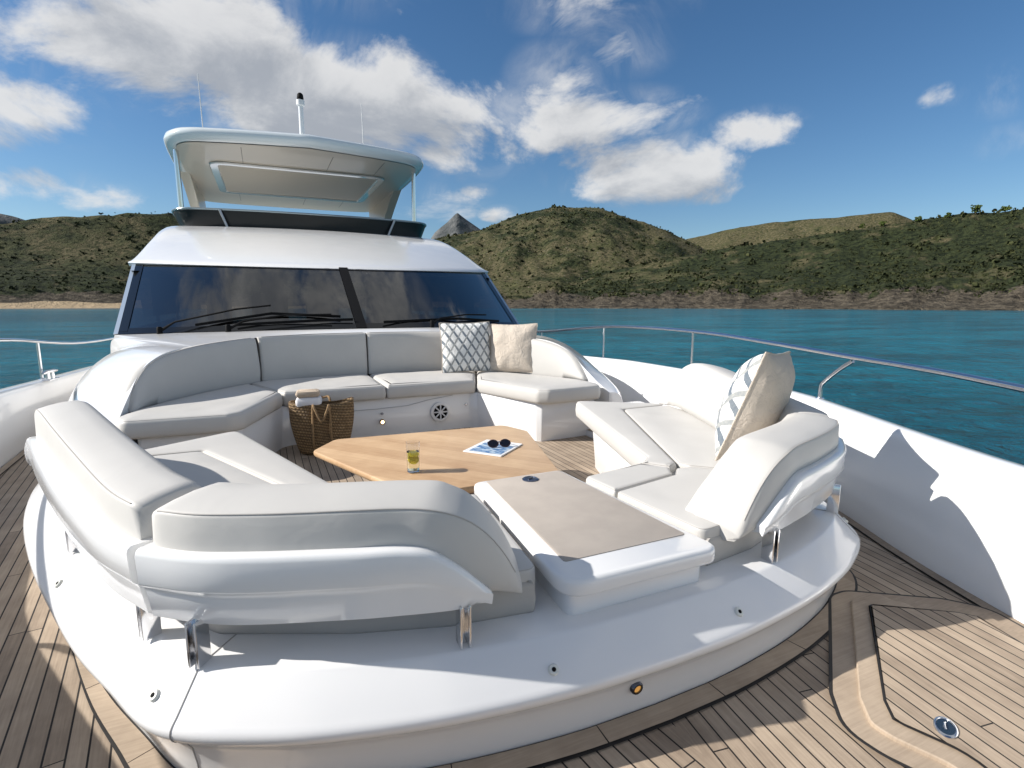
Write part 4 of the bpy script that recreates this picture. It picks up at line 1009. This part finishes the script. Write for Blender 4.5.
land('mountain', [PEAK2], 2000, 3100, 30, 60, az_el(-250, 300)[0], az_el(60, 300)[0], MTN, False)

# scrub: countless low bushes on the slopes, one object of leaf clumps
def leaf_mat(name, a, b_):
    m, t, b = mat(name); o = objco(t); n = t.noise(o, .05, 4, .7); n2 = t.noise(o, .5, 2)
    t.l(t.mix(t.ramp(t.m('ADD', t.m('MULTIPLY', n, .7), t.m('MULTIPLY', n2, .4)), .4, .72), a, b_), b.inputs['Base Color']); b.inputs['Roughness'].default_value = .9; b.inputs['Specular IOR Level'].default_value = .1; return m
SCRUB = leaf_mat('scrub_leaves', (.010, .015, .007), (.066, .072, .030))
def clump(g, c, r, rnd, n=5, flat=.75):
    k = len(g.v)
    for q in range(n):
        d = Vector((rnd.gauss(0, 1), rnd.gauss(0, 1), abs(rnd.gauss(0, .8)))).normalized(); p = Vector(c)+Vector((d.x*r*.55, d.y*r*.55, d.z*r*flat))
        s_ = r*rnd.uniform(.45, .8); ax = Vector((rnd.gauss(0, 1), rnd.gauss(0, 1), rnd.gauss(0, .5)+.2)).normalized(); bx = ax.orthogonal().normalized(); cx_ = ax.cross(bx)
        vs = []
        for m_ in range(5):
            a = 2*math.pi*m_/5+rnd.random(); vs.append(p+bx*math.cos(a)*s_+cx_*math.sin(a)*s_*.8)
        vs.append(p+ax*s_*.5)
        base = len(g.v); g.v += [tuple(v) for v in vs]; g.f += [(base+m_, base+(m_+1) % 5, base+5) for m_ in range(5)]
rnd = random.Random(3); gs = G()
cnt = 0
while cnt < 17000:
    az = rnd.uniform(R(-38), R(78)); s0 = shore_d(az); d = s0+40+(rnd.random()**1.3)*(620 if az < 1 else 300)
    h, k = height(az, d, RID)
    if h < 1: 
        if rnd.random() < .8: continue
        h = max(h, 0)
    if fbm(az*14, d/60, 3)+rnd.gauss(0, .35) < -.15: continue
    base = coast(az, d, s0, h)[0]-2.3
    if max(h, 0) < 3 and rnd.random() < .85: continue
    r = rnd.uniform(.55, 1.3)*(d/500)**.5*(.8 if az < .1 else 1)*(rnd.uniform(1.5, 2.8) if rnd.random() < .2 else 1)
    clump(gs, (CAMP.x+d*math.sin(az), CAMP.y+d*math.cos(az), base-.2*r), r, rnd, 4); cnt += 1
o = gs.obj('hillside_scrub', SCRUB, None, False); tag(o, 'dense dark green Mediterranean scrub covering the slopes around the bay', 'scrub', None, 'stuff')

# pines one can tell apart on the skyline of the nearer right-hand ridge
PINE = leaf_mat('pine_needles', (.035, .055, .015), (.15, .19, .05)); BARK = simple('pine_bark', (.09, .06, .04), .9)
looks = ['tallest round-crowned pine on the near ridge skyline', 'small bushy pine on the ridge just below the tallest pine', 'pale green pine where the near ridge meets the dry plateau', 'dark squat pine on the slope under the dry plateau', 'wide low pine on the ridge above the bare yellow slope', 'narrow pine at the far end of the near ridge skyline']
for (px_, hgt, wid), lb in zip(((971, 8.5, 4.6), (945, 5, 3.6), (915, 5.5, 4.2), (880, 5, 4), (1000, 5, 5.0), (860, 6, 3)), looks):
    az = az_el(px_, 250)[0]; d = 606; h, k = height(az, d, RID); z = coast(az, d, shore_d(az), h)[0]-2.6
    tr = thing('pine_tree', lb, 'tree', (CAMP.x+d*math.sin(az), CAMP.y+d*math.cos(az), z), 0, 'pines on the near ridge')
    g = G(); g.tube([(0, 0, 0), (.2, .1, hgt*.4), (.1, 0, hgt*.7)], [.3, .22, .12], 7); g.obj('trunk', BARK, tr)
    g = G()
    for q in range(44): clump(g, (rnd.gauss(0, wid*.3), rnd.gauss(0, wid*.3), hgt*rnd.uniform(.12, .8)), wid*.24, rnd, 5)
    g.obj('crown', PINE, tr, False)
